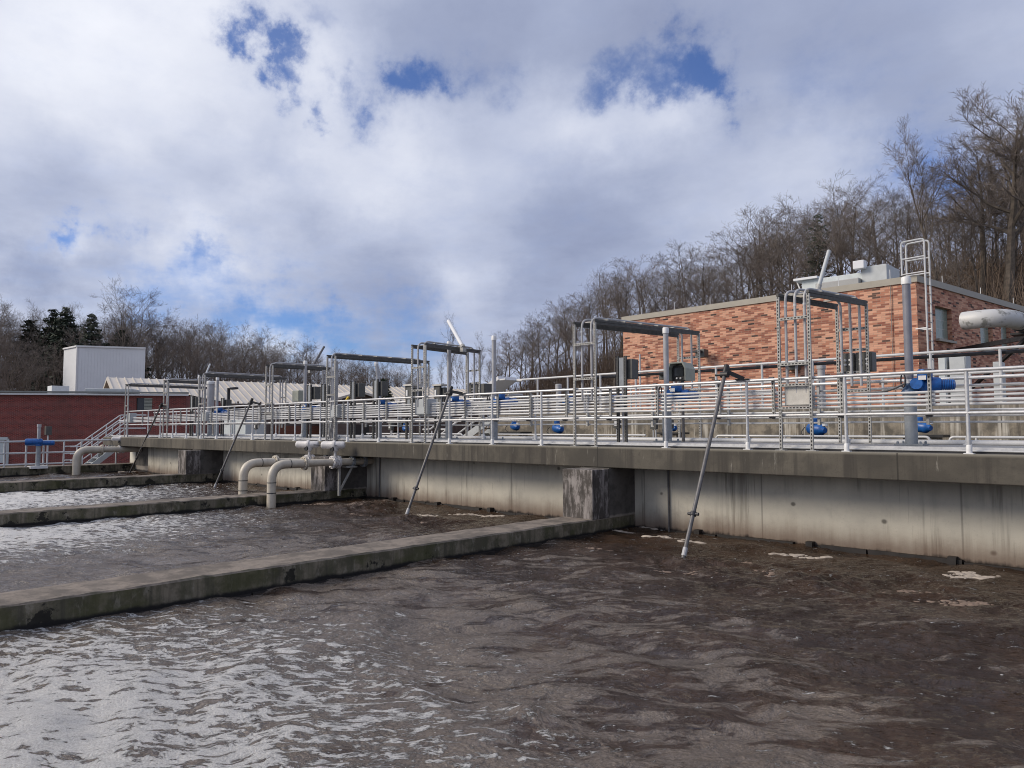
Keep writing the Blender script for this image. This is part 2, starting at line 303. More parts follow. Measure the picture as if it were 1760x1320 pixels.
# ------------------------------------------------------------------ mesh helpers
ORG = {}
def tag(o, label=None, cat=None, group=None, kind=None):
    if label: o['label'] = label
    if cat: o['category'] = cat
    if group: o['group'] = group
    if kind: o['kind'] = kind
    return o
def thing(name, loc, label, cat, group=None):
    o = bpy.data.objects.new(name, None); C.objects.link(o); o.empty_display_size = .1
    o.location = loc; ORG[o.name] = Vector(loc)
    return tag(o, label, cat, group)
class MB:
    def __init__(s): s.v = []; s.f = []; s.dark = []
    def add(s, vs, fs):
        b = len(s.v); s.v += [tuple(q) for q in vs]; s.f += [tuple(b+i for i in q) for q in fs]; return s
    def box(s, x0, x1, y0, y1, z0, z1):
        vs = [(x, y, z) for z in (z0, z1) for y in (y0, y1) for x in (x0, x1)]
        return s.add(vs, [(0, 2, 3, 1), (4, 5, 7, 6), (0, 1, 5, 4), (2, 6, 7, 3), (0, 4, 6, 2), (1, 3, 7, 5)])
    def obox(s, p0, p1, w, h, up=(0, 0, 1)):
        p0, p1 = Vector(p0), Vector(p1); d = (p1-p0).normalized(); u = Vector(up)
        a = d.cross(u)
        if a.length < 1e-4: a = d.cross(Vector((0, 1, 0)))
        a.normalize(); b = a.cross(d)
        vs = [p+a*i*w/2+b*j*h/2 for p in (p0, p1) for j in (-1, 1) for i in (-1, 1)]
        return s.add(vs, [(0, 2, 3, 1), (4, 5, 7, 6), (0, 1, 5, 4), (2, 6, 7, 3), (0, 4, 6, 2), (1, 3, 7, 5)])
    def tube(s, pts, r, n=8, caps=True):
        pts = [Vector(p) for p in pts]; rs = r if isinstance(r, (list, tuple)) else [r]*len(pts)
        ref = None; rings = []
        for i, p in enumerate(pts):
            d = (pts[min(i+1, len(pts)-1)]-pts[max(i-1, 0)])
            d = d.normalized() if d.length > 1e-9 else Vector((0, 0, 1))
            if ref is None: ref = d.orthogonal().normalized()
            else:
                ref = ref-d*ref.dot(d)
                ref = ref.normalized() if ref.length > 1e-6 else d.orthogonal().normalized()
            b = d.cross(ref)
            rings.append([p+(ref*math.cos(2*math.pi*k/n)+b*math.sin(2*math.pi*k/n))*rs[i] for k in range(n)])
        vs = [q for rg in rings for q in rg]; fs = []
        for i in range(len(pts)-1):
            for k in range(n): fs.append((i*n+k, i*n+(k+1) % n, (i+1)*n+(k+1) % n, (i+1)*n+k))
        if caps: fs += [tuple(range(n-1, -1, -1)), tuple(range((len(pts)-1)*n, len(pts)*n))]
        return s.add(vs, fs)
    def lathe(s, prof, c, axis=(0, 0, 1), n=16):   # prof: (r, h) along axis from c
        c = Vector(c); ax = Vector(axis).normalized()
        return s.tube_prof([(c+ax*h, r) for r, h in prof], ax, n)
    def tube_prof(s, pr, ax, n):
        a = ax.orthogonal().normalized(); b = ax.cross(a); vs = []; fs = []
        for p, r in pr:
            for k in range(n): vs.append(p+(a*math.cos(2*math.pi*k/n)+b*math.sin(2*math.pi*k/n))*max(r, 1e-4))
        for i in range(len(pr)-1):
            for k in range(n): fs.append((i*n+k, i*n+(k+1) % n, (i+1)*n+(k+1) % n, (i+1)*n+k))
        fs += [tuple(range(n-1, -1, -1)), tuple(range((len(pr)-1)*n, len(pr)*n))]
        return s.add(vs, fs)
    def build(s, name, m, parent=None, smooth=False, label=None, bevel=0.):
        o_ = Vector((0, 0, 0)); q = parent
        while q is not None:
            if q.name in ORG: o_ = ORG[q.name]; break
            q = q.parent
        me = bpy.data.meshes.new(name)
        me.from_pydata([(x-o_.x, y-o_.y, z-o_.z) for x, y, z in s.v], [], s.f); me.update()
        if smooth:
            for p in me.polygons: p.use_smooth = True
            try: me.set_sharp_from_angle(angle=R(38))
            except Exception: pass
        me.materials.append(M[m] if isinstance(m, str) else m)
        if s.dark:
            me.materials.append(M['black'])
            for i_ in s.dark: me.polygons[i_].material_index = 1
        ob = bpy.data.objects.new(name, me); C.objects.link(ob)
        if parent: ob.parent = parent
        if label: ob['label'] = label
        if bevel:
            b = ob.modifiers.new('bevel', 'BEVEL'); b.width = bevel; b.segments = 2; b.limit_method = 'ANGLE'
        return ob
def arc(pts, rad, n=6):     # round the corners of a polyline
    pts = [Vector(p) for p in pts]; out = [pts[0]]
    for i in range(1, len(pts)-1):
        a = (pts[i-1]-pts[i]); b = (pts[i+1]-pts[i]); la, lb = a.length, b.length; a.normalize(); b.normalize()
        r = min(rad, la*.49, lb*.49); p0 = pts[i]+a*r; p1 = pts[i]+b*r
        for k in range(n+1):
            t = k/n; out.append((p0*(1-t)+pts[i]*t)*(1-t)+(pts[i]*(1-t)+p1*t)*t)
    out.append(pts[-1]); return out
def slotted(mb, p0, p1, w=.041, d=.036, side=(0, -1, 0)):
    """C-channel strut from p0 to p1; the slotted web faces `side`."""
    p0, p1 = Vector(p0), Vector(p1); ax = (p1-p0); L = ax.length; ax.normalize(); n = Vector(side); a = ax.cross(n)
    P = lambda t, u, v: p0+ax*t+a*u+n*v
    hw = w/2; s = .0085; f = d/2
    def quad(t0, t1, u0, u1): mb.add([P(t0, u0, f), P(t1, u0, f), P(t1, u1, f), P(t0, u1, f)], [(0, 1, 2, 3)])
    quad(0, L, -hw, -s); quad(0, L, s, hw)
    k = max(1, int(L/.0508)); st = L/k
    for i in range(k): quad(i*st, i*st+.021, -s, s)
    for u in (-hw, hw): mb.add([P(0, u, f), P(L, u, f), P(L, u, -f), P(0, u, -f)], [(0, 1, 2, 3)])
    mb.add([P(0, -hw, -f), P(L, -hw, -f), P(L, hw, -f), P(0, hw, -f)], [(0, 1, 2, 3)])
    mb.dark.append(len(mb.f)); mb.add([P(0, -s*1.1, f-.005), P(L, -s*1.1, f-.005), P(L, s*1.1, f-.005), P(0, s*1.1, f-.005)], [(0, 1, 2, 3)])  # black backing strip, put in for the shade inside the channel
    for t in (0, L): mb.add([P(t, -hw, f), P(t, hw, f), P(t, hw, -f), P(t, -hw, -f)], [(0, 1, 2, 3)])
    return mb

# ------------------------------------------------------------------ world, sun
SUN_AZ = Vector((-.64, -.77, 0)).normalized(); SUN_EL = R(32)
sd = Vector((SUN_AZ.x*math.cos(SUN_EL), SUN_AZ.y*math.cos(SUN_EL), math.sin(SUN_EL)))
w = bpy.data.worlds.new('World'); bpy.context.scene.world = w; w.use_nodes = True
nt = NT(w.node_tree); nt.nodes.clear()
wo = nt.n('ShaderNodeOutputWorld'); bg = nt.n('ShaderNodeBackground', {'Strength': .1}); nt.links.new(bg.outputs[0], wo.inputs[0])
sky = nt.n('ShaderNodeTexSky', sky_type='NISHITA', sun_disc=False, sun_elevation=SUN_EL, sun_rotation=math.atan2(sd.x, sd.y), altitude=200, dust_density=.4, ozone_density=2.5)
dvec = nt.n('ShaderNodeTexCoord').outputs['Generated']
dn = nt.v('NORMALIZE', dvec); dx, dy, dz = nt.xyz(dn)
den = nt.m('ADD', nt.m('MAXIMUM', dz, 0.0), .16)
pl = nt.comb(nt.m('DIVIDE', dx, den), nt.m('DIVIDE', dy, den), 0.0)   # where the view meets a flat cloud layer
n_big = nt.noise(pl, 1.25, 8, .56); n_mid = nt.noise(nt.v('ADD', pl, (5, 2, 3)), 2.6, 9, .58); n_sm = nt.noise(nt.v('ADD', pl, (1, 8, 2)), 6.5, 9, .62)
warp = nt.v('MULTIPLY', nt.v('SUBTRACT', nt.n('ShaderNodeTexNoise', {'Vector': dn, 'Scale': 9., 'Detail': 7., 'Roughness': .62}).outputs['Color'], (.5, .5, .5)), (.24, .24, .24))
dw = nt.v('ADD', dn, warp)
def blob(px, py, sig, src):
    d = ray(px, py).normalized()
    q = nt.m('DIVIDE', nt.v('DISTANCE', src, tuple(d)), sig)
    return nt.m('EXPONENT', nt.m('MULTIPLY', nt.m('MULTIPLY', q, q), -1.0))
def addup(lst, src, base=None):
    acc = base
    for px, py, sg, am in lst:
        t = nt.m('MULTIPLY', blob(px, py, sg, src), am)
        acc = t if acc is None else nt.m('ADD', acc, t)
    return acc
holes = addup([(440, 65, .028, .8), (462, 100, .024, .75), (492, 142, .024, .75), (560, 20, .03, .4), (640, 175, .035, .85), (700, 155, .03, .6), (745, 140, .035, .85), (555, 222, .022, .8), (840, 145, .03, .4),
               (1205, 105, .042, .95), (1150, 90, .04, .5), (1100, 118, .035, .6), (1235, 150, .03, .7), (1050, 100, .03, .4), (1420, 145, .05, .3), (90, 383, .022, .6), (130, 383, .022, .6), (200, 382, .022, .6), (330, 452, .025, .6), (390, 520, .045, .65), (470, 528, .045, .65), (545, 535, .04, .6), (270, 522, .04, .5), (600, 570, .05, .4),
               (1580, 290, .06, .55), (1640, 330, .05, .5), (700, 605, .05, .6), (560, 600, .03, .4)], dw)
blue = nt.ss(nt.m('ADD', holes, nt.m('ADD', nt.m('MULTIPLY', nt.m('SUBTRACT', n_sm, .5), .8), nt.m('MULTIPLY', nt.m('SUBTRACT', n_mid, .5), .5))), -.12, 1.12)
elsewhere = nt.m('SUBTRACT', 1.0, nt.ss(nt.v('DOT_PRODUCT', dn, tuple(FW)), .55, .75))
blue = nt.m('MAXIMUM', blue, nt.m('MULTIPLY', elsewhere, nt.m('MULTIPLY', nt.ss(n_mid, .56, .68), .85)))
lum = addup([(260, 110, .15, .3), (60, 200, .12, .12), (900, 230, .10, .2), (700, 265, .06, .22), (1130, 175, .055, .34), (1000, 195, .05, .2), (570, 120, .05, .22), (540, 250, .05, .18), (600, 330, .07, .16), (140, 405, .03, .34), (330, 395, .04, .26), (430, 325, .04, .22),
             (340, 480, .03, .3), (60, 395, .03, .2), (110, 320, .09, -.24), (60, 460, .05, -.34), (190, 450, .03, -.2), (60, 510, .03, -.1), (960, 400, .10, -.24), (1120, 430, .06, -.1), (640, 450, .08, -.2), (520, 440, .05, -.1), (830, 70, .10, -.26), (680, 60, .07, -.12), (1420, 110, .14, -.16), (1130, 30, .09, -.2), (470, 270, .05, -.22), (350, 290, .06, -.1),
             (1640, 100, .1, -.06), (780, 490, .04, .22), (860, 470, .03, .14), (480, 565, .04, .3), (1420, 235, .06, .2), (1330, 290, .06, .08), (700, 540, .05, -.1), (900, 530, .05, -.08)], nt.v('ADD', dn, nt.v('MULTIPLY', warp, (.55, .55, .55))))
lum = nt.m('ADD', lum, nt.m('ADD', nt.m('MULTIPLY', nt.m('SUBTRACT', n_big, .5), .6), nt.m('ADD', nt.m('MULTIPLY', nt.m('SUBTRACT', n_mid, .5), .45), nt.m('MULTIPLY', nt.m('SUBTRACT', n_sm, .5), .16))))
sunside = nt.ss(nt.v('DOT_PRODUCT', dn, tuple(sd)), .0, .95)
lum = nt.m('ADD', lum, nt.m('MULTIPLY', sunside, .22))
t = nt.m('ADD', lum, .46, clamp=True)
cr = nt.n('ShaderNodeValToRGB', {0: t})
els = cr.color_ramp.elements; els[0].position = 0.; els[0].color = (2.35, 2.75, 4.2, 1); els[1].position = 1.; els[1].color = (8.6, 8.8, 9.5, 1)
e = els.new(.3); e.color = (3.5, 3.98, 5.5, 1)
e = els.new(.55); e.color = (5.15, 5.6, 7.0, 1)
cloud = cr.outputs[0]
skyc = nt.v('MULTIPLY', sky.outputs[0], (.42, .68, 1.15))
colr = nt.mix(nt.m('MULTIPLY', blue, .88), cloud, skyc)
nt.links.new(colr, bg.inputs[0])
sl = bpy.data.lights.new('sun', 'SUN'); sl.energy = 2.8; sl.angle = R(24); sl.color = (1, .89, .74)
so = bpy.data.objects.new('sun', sl); C.objects.link(so); so.rotation_euler = (-sd).to_track_quat('-Z', 'Y').to_euler(); so.location = (0, 0, 40)
vs = bpy.context.scene.view_settings; vs.view_transform = 'Standard'; vs.look = 'None'; vs.exposure = 0.1; vs.gamma = 1

# ------------------------------------------------------------------ ground and hill
gx = [(-70, 737), (0, 733)]
TAB = [(-700, 120, 735), (0, 95, 728), (400, 120, 722), (650, 150, 716), (780, 110, 700), (860, 88, 690), (960, 80, 668), (1070, 75, 640), (1200, 72, 612), (1300, 70, 588), (1450, 66, 548), (1600, 62, 505), (1760, 60, 482), (2400, 60, 440)]
def tab(px, k): return float(np.interp(px, [a[0] for a in TAB], [a[k] for a in TAB]))
def hill_z(px, D):
    Rr, yg = tab(px, 1), tab(px, 2)
    zr = EYE + Rr*(737-yg)/F_PX
    t0 = min(1, max(0, (D-.55*Rr)/(.45*Rr))); s = t0*t0*(3-2*t0)
    return -.1+(zr+.1)*s + max(0, D-Rr)*.05*(737-yg)/250
mb = MB(); pxs = list(range(-700, 2401, 50)); Ds = [33, 38, 42, 46, 50, 55, 60, 66, 72, 80, 90, 105, 120, 140, 170, 220, 320]
for D in Ds:
    for px in pxs:
        p = atD(px, 737, D); zz = hill_z(px, D)+.5*mnoise.noise(Vector((p.x*.08, p.y*.08, 0)))*min(1, max(0, (D-38)/20)) - (.3 if D < 35 else 0)
        mb.v.append((p.x, p.y, zz))
n = len(pxs)
for i in range(len(Ds)-1):
    for j in range(n-1): mb.f.append((i*n+j, i*n+j+1, (i+1)*n+j+1, (i+1)*n+j))
tag(mb.build('hill', 'hill', smooth=True), kind='structure')
mb = MB(); mb.add([(-900, -300, -.35), (600, -300, -.35), (600, 900, -.35), (-900, 900, -.35)], [(0, 1, 2, 3)])
# ground is sunk inside the tanks: leave a hole there
mb = MB()
xs_ = [-900, -39, 10, 600]; ys_ = [-300, -12, 14.2, 900]
for i in range(3):
    for j in range(3):
        if i == 1 and j == 1: continue
        z_ = -.12
        mb.add([(xs_[i], ys_[j], z_), (xs_[i+1], ys_[j], z_), (xs_[i+1], ys_[j+1], z_), (xs_[i], ys_[j+1], z_)], [(0, 1, 2, 3)])
tag(mb.build('ground', 'ground'), kind='structure')

# ------------------------------------------------------------------ water
def perlin(x, y, seed=0):
    rg = np.random.default_rng(seed); perm = rg.permutation(256); perm = np.concatenate([perm, perm]); ga = rg.uniform(0, 2*np.pi, 256)
    xi = np.floor(x).astype(int); yi = np.floor(y).astype(int); xf = x-xi; yf = y-yi
    u = xf**3*(xf*(xf*6-15)+10); v = yf**3*(yf*(yf*6-15)+10)
    def g(ix, iy, fx, fy): a = ga[perm[(perm[ix & 255]+iy) & 255]]; return np.cos(a)*fx+np.sin(a)*fy
    a = g(xi, yi, xf, yf); b = g(xi+1, yi, xf-1, yf); c = g(xi, yi+1, xf, yf-1); d = g(xi+1, yi+1, xf-1, yf-1)
    return (a*(1-u)+b*u)*(1-v)+(c*(1-u)+d*u)*v
def wave(x, y):
    wx = x+.45*perlin(x*.8, y*.8, 11); wy = y+.45*perlin(x*.8, y*.8, 12)
    h = .1*perlin(wx*.5, wy*.7, 1)+.075*perlin(wx*1.2, wy*1.8, 2)
    a = R(-44); ca, sa = math.cos(a), math.sin(a); u_, v_ = wx*ca-wy*sa, wx*sa+wy*ca
    h += .045*(.35-np.abs(perlin(u_*1.7, v_*3.2, 3)))+.022*(.3-np.abs(perlin(u_*3.9, v_*7.0, 4)))+.009*(.3-np.abs(perlin(u_*8, v_*14, 5)))+.004*perlin(u_*17, v_*27, 6)
    return h
def water(x0, x1, y0, y1, st):
    xs = np.linspace(x0, x1, int((x1-x0)/st)+1); ys = np.linspace(y0, y1, int((y1-y0)/st)+1)
    X, Y = np.meshgrid(xs, ys); Z = wave(X, Y)
    for cx, cy, rr, a in BOILS:
        d = np.hypot(X-cx, Y-cy); Z = Z+np.exp(-(d/rr)**2)*a*(1+1.6*perlin(X*6, Y*6, 21))
    nx, ny = len(xs), len(ys)
    V = np.stack([X.ravel(), Y.ravel(), Z.ravel()+WZ], 1)
    idx = np.arange(nx*ny).reshape(ny, nx)
    Fq = np.stack([idx[:-1, :-1].ravel(), idx[:-1, 1:].ravel(), idx[1:, 1:].ravel(), idx[1:, :-1].ravel()], 1)
    me = bpy.data.meshes.new('water'); me.from_pydata(V.tolist(), [], Fq.tolist()); me.update()
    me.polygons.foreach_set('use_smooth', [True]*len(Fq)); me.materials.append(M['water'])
    o = bpy.data.objects.new('water', me); C.objects.link(o); tag(o, kind='structure')
BOILS = []
for px, py, rr, a in ((1205, 970, .5, .05), (1430, 1000, .5, .05), (1130, 962, .6, .03), (625, 878, .6, .07), (700, 895, .5, .06), (650, 870, .5, .05), (370, 838, .8, .06), (330, 840, .8, .05), (240, 815, .6, .04), (900, 1240, .12, .04)):
    q = atZ(px, py, WZ); BOILS.append((q.x, q.y, rr, a))
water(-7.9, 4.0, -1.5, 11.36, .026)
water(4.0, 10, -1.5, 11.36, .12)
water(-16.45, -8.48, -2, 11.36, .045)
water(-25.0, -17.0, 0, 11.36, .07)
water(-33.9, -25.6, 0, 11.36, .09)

# foam islands
YW = 11.34
def froth(name, m, spots, label, n_, size=.018):
    mb = MB(); rg = random.Random(3)
    for px, py, a, b in spots:
        c = atZ(px, py, WZ); an0 = R(rg.uniform(0, 25)); cl = [(rg.uniform(-.9, .9), rg.gauss(0, .3)) for _ in range(4)]
        pts_ = []
        for _ in range(int(n_*(a+b))):
            k0 = rg.choice(cl); u_, v_ = (k0[0]+rg.gauss(0, .42))*a, (k0[1]+rg.gauss(0, .5))*b
            pts_.append((c.x+u_*math.cos(an0)-v_*math.sin(an0), min(YW-.06, c.y+u_*math.sin(an0)+v_*math.cos(an0))))
        zz0 = wave(np.array([q[0] for q in pts_]), np.array([q[1] for q in pts_]))
        for (x_, y_), zw_ in zip(pts_, zz0):
            r_ = abs(rg.gauss(.0, size))+.006; z_ = WZ+float(zw_)-.002; k = 6; base = len(mb.v); ex = rg.uniform(1., 2.4)
            for fr, hh in ((1.15, -.3), (.9, .2), (.5, .4)):
                for i in range(k):
                    t_ = 2*math.pi*i/k+fr; mb.v.append((x_+math.cos(t_)*r_*fr*ex, y_+math.sin(t_)*r_*fr, z_+hh*r_*.8))
            mb.v.append((x_, y_, z_+.5*r_*.8))
            for q_ in range(2):
                for i in range(k): mb.f.append((base+q_*k+i, base+q_*k+(i+1) % k, base+(q_+1)*k+(i+1) % k, base+(q_+1)*k+i))
            for i in range(k): mb.f.append((base+2*k+i, base+2*k+(i+1) % k, base+3*k))
    tag(mb.build(name, m, smooth=True), label, 'foam', kind='stuff')
froth('foam', 'foam', ((1362, 953, .18, .04), (1400, 959, .16, .03), (1664, 990, .14, .09), (1700, 994, .1, .03), (1150, 930, .25, .05), (1190, 936, .13, .04), (1075, 915, .25, .04), (448, 834, .25, .1), (590, 846, .5, .05), (648, 863, .2, .08), (735, 886, .2, .08), (640, 851, .25, .06), (815, 885, .45, .06), (850, 887, .25, .04), (225, 813, .9, .1), (1128, 907, .16, .04)), 'patches of pale foam floating on the brown tank water by the walls', 300)
froth('froth', 'frothm', ((1430, 1000, .7, .1), (1380, 994, .31, .09), (1490, 1008, .4, .09), (1250, 962, .3, .1), (1180, 985, .3, .06), (1225, 968, .4, .07), (1110, 955, .5, .08), (1060, 950, .3, .05), (620, 878, .5, .16), (600, 884, .4, .12), (660, 872, .35, .12), (705, 893, .4, .12), (560, 868, .4, .1), (365, 838, .7, .2), (330, 836, .6, .15), (1650, 1035, .3, .07)), 'brown churned froth where the tank water boils up around the inclined poles', 230, .014)

# ------------------------------------------------------------------ concrete tank
SL0, SLT, YF, YW = 1.335, 1.70, 10.6, 11.34
wk = thing('concrete_walkway', (-16, 11.6, -1), 'long stained concrete walkway slab on a wall, running along the back of the open tanks', 'walkway')
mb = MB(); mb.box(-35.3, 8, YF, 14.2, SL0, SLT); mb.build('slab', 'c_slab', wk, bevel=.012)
mb = MB(); mb.box(-32.0, 8, YW, 11.7, -1, SL0-.002); mb.build('wall', 'c_wall', wk)
mb = MB(); mb.box(-35.2, 8, 11.7, 14.2, -1, SL0-.004); mb.build('inner_wall', 'c_wall', wk)
mb = MB()     # black sludge ledge along the water line
x_ = -31.9
while x_ < 7.9:
    l_ = random.uniform(.25, .8); d_ = random.uniform(.02, .09); mb.box(x_, x_+l_*.97, YW-d_, YW-.001, -.2, WZ+random.uniform(.03, .075)); x_ += l_
mb.build('sludge_ledge', 'sludge', wk)
for px, py in ((1393, 945), (1638, 976), (1200, 921), (843, 877), (752, 865), (677, 855), (511, 836)):
    q = atY(px, py, YW-.06); m_ = MB(); m_.box(q.x-.05, q.x+.05, YW-.12, YW-.002, -.1, WZ+.1); m_.build('pipe_bracket', 'sludge', wk)
for px, y0, y1 in ((1149, 812, 925), (652, 792, 858)):
    q = atY(px, 850, YW-.03); m_ = MB(); m_.tube([(q.x, q.y, -.2), (q.x, q.y, SL0)], .017, 8)
    tag(m_.build('vertical_pipe', 'mast'), 'thin dark vertical pipe on the tank wall beside the ' + ('nearest pier' if px > 1000 else 'two beige drop pipes'), 'pipe', 'thin vertical pipes on the tank wall')

WHICH = ['nearest', 'middle', 'farthest']
for i, xf in enumerate((-8.72*K, -18.19*K, -27.75*K)):
    t_ = thing('divider_wall', (xf-.36, 5, -1), ['nearest mossy concrete divider wall with the blotchy pier at its end', 'middle concrete divider wall between tanks, beside the beige drop pipes', 'farthest concrete divider wall, with dark moss patches along its side'][i], 'tank wall', 'concrete divider walls between the tanks')
    mb = MB(); z0 = kz(.30) if i < 2 else kz(.36); W_ = .745*K
    # gently uneven top and edges
    ys = np.arange(-3, YW-.01, .13); prof = []
    for y_ in ys:
        j = [.009*mnoise.noise(Vector((y_*1.7, k*3.1, i*5)))+.009*mnoise.noise(Vector((y_*7, k*4.3, i*7))) for k in range(4)]
        prof.append([(xf-W_+j[0], y_, -1), (xf-W_+j[0], y_, z0-.02), (xf-W_+.02+j[0], y_, z0+j[2]), (xf-.02+j[1], y_, z0+j[2]*1.2), (xf+j[1], y_, z0-.02), (xf+j[3], y_, -1)])
    for q in prof: mb.v += q
    for k in range(len(ys)-1):
        for s_ in range(5): mb.f.append((k*6+s_, k*6+s_+1, (k+1)*6+s_+1, (k+1)*6+s_))
    mb.f += [tuple(range(5, -1, -1)), tuple(range((len(ys)-1)*6, len(ys)*6))]
    mb.build('wall', 'c_divider', t_, smooth=False)
    mb = MB(); y_ = -3.
    while y_ < YW-.6:
        l_ = random.uniform(.2, .7); mb.box(xf-.003, xf+random.uniform(.012, .04), y_, y_+l_*.96, -.2, WZ+random.uniform(.0, .03)); y_ += l_
    mb.build('sludge_ledge', 'sludge', t_)
    mb = MB(); mb.box(xf-W_, xf-.002, 10.06, 10.55, z0-.01, SL0-.02); mb.build('pier', 'c_pier', t_, bevel=.01)
    mb = MB(); mb.box(xf-W_+.02, xf-.012, 10.55, YW-.006, -1, SL0-.006); mb.build('web_wall', 'c_web', t_)
# end wall of the farthest tank
ew = thing('end_wall', (-37.8, 6, -1), 'low dark concrete end wall of the farthest tank, below the left railing', 'tank wall')
mb = MB(); mb.box(-34.8, -37.5*K, -4, 11.9, -1, kz(.39)); mb.build('wall', 'c_divider', ew, bevel=.015)
mb = MB(); mb.box(-33.74, -32.02, YW+.1, 11.69, -1, SL0-.003); mb.build('corner_block', 'c_web', ew)

# ------------------------------------------------------------------ walkway deck and railings
dk = thing('deck_plate', (-16, 11.7, 1.7), 'bright aluminium deck plates with a toe board along the concrete walkway', 'deck')
mb = MB(); mb.box(-35.2, 8, 10.93, 12.42, 1.752, 1.776); mb.build('plate', 'plate', dk)
mb = MB(); mb.box(-35.2, 8, 10.895, 10.929, 1.745, 1.78); mb.build('front_edge', 'alum', dk)
mb = MB(); mb.tube([(-35.2, 10.85, 1.735), (8, 10.85, 1.735)], .011, 6); mb.build('edge_pipe', 'conduit', dk)
mb = MB(); mb.box(-35.2, 8, 10.86, 12.42, 1.7, 1.722); mb.build('bearing_strip', 'steel_dark', dk)
mb = MB(); mb.tube([(-33.6, 12.47, 1.806), (8, 12.47, 1.806)], .045, 10); mb.build('toe_pipe', 'conduit', dk, smooth=True)
def railing(name, label, rails, posts, r=.0235, n=10, flange=True, mt='alum', base=None):
    """rails: list of polylines; posts: list of (bottom, top)"""
    t = thing(name, base or posts[0][0], label, 'railing')
    for nm, pl_ in rails:
        m_ = MB(); m_.tube(arc(pl_, .08), r, n); m_.build(nm, mt, t, smooth=True)
    for p0, p1 in posts:
        m_ = MB(); m_.tube([p0, p1], r*.98, n); po = m_.build('post', mt, t, smooth=True)
        if flange:
            b = Vector(p0); m_ = MB(); m_.lathe([(r*1.5, 0), (r*1.5, .1), (r*1.15, .115)], b, n=12)
            m_.box(b.x-.055, b.x+.055, b.y-.05, b.y+.05, b.z, b.z+.012); m_.build('base_flange', 'cap', po, smooth=True)
    return t
ZT, ZM, YR = 2.766, 2.22, 10.72
FX = [-2.34, -3.84, -5.32, -6.79, -9.61, -10.99, -12.35, -13.69, -15.0, -16.38, -17.71, -19.05, -20.37, -21.62, -22.89, -24.18, -25.42, -26.66, -27.89, -29.1, -30.35, -32.62, -.85, .6, 2.0, 3.4, 4.8, 6.2]
railing('railing', 'long silver pipe railing along the front edge of the walkway above the tanks',
        [('top_rail', [(-33, YR, ZT), (8, YR, ZT)]), ('mid_rail', [(-33, YR, ZM), (8, YR, ZM)])],
        [((x, YR, SLT), (x, YR, ZT-.02)) for x in FX])
railing('railing', 'silver railing on the back side of the walkway, behind the conduits',
        [('top_rail', [(-34.5, 12.42, ZT), (8, 12.42, ZT)]), ('mid_rail', [(-34.5, 12.42, ZM), (8, 12.42, ZM)])],
        [((5.88-1.72*i, 12.42, 1.776), (5.88-1.72*i, 12.42, ZT-.02)) for i in range(24)], n=8)
# conduits
cb = thing('conduit_bank', (-16, 10.84, 2.3), 'bank of white horizontal conduits strapped behind the front railing', 'conduit')
zs = [2.335, 2.39, 2.45, 2.505, 2.555, 2.61]
for k, z_ in enumerate(zs):
    xe = [8, 8, 8, 8, -4.55, -4.65][k]; r_ = [.0185, .023, .0165, .0185, .0165, .019][k]; xl = [-34, -34, -33.5, -33, -30, -23.5][k]
    m_ = MB(); pts = [(x_, 10.84+.004*math.sin(x_*1.3+k), z_+.004*math.sin(x_*2.1+k*2)) for x_ in np.arange(xl, xe+.01, .6)]
    m_.tube(pts, r_, 8); m_.build('conduit', 'conduit', cb, smooth=True)
BX = [atY(p_, 680, 10.79).x for p_ in (1598, 1447, 1329, 1236, 1129, 1049, 973, 911, 855, 799, 757, 664, 625, 590, 535, 497, 448)] + [-22.3, -23.5, -24.8, -26.1, -27.4, -28.6, -29.9, -31.2, -.4, 1.0]
for x_ in BX:
    m_ = MB(); slotted(m_, (x_, 10.795, 2.17), (x_, 10.795, 2.775)); b_ = m_.build('bracket', 'galv', cb)
    m_ = MB()
    for z_ in (ZT+.012, ZM-.012): m_.tube([(x_-.04, 10.74, z_), (x_+.04, 10.74, z_)], .03, 8)
    m_.build('clamp', 'steel_dark', b_)
cb2 = thing('conduit_bank', (-16, 12.5, 2.3), 'white conduits fixed to the back railing of the walkway', 'conduit')
for k, z_ in enumerate((2.66, 2.3, 2.12)):
    m_ = MB(); m_.tube([(x_, 12.52, z_+.004*math.sin(x_*1.7+k)) for x_ in np.arange(-26+4*k, 8, .8)], .016, 8); m_.build('conduit', 'conduit', cb2, smooth=True)
for i in range(15):
    x_ = -1.6-1.65*i; m_ = MB(); m_.box(x_-.02, x_+.02, 12.445, 12.5, 2.08, 2.83); m_.build('bracket', 'galv', cb2)

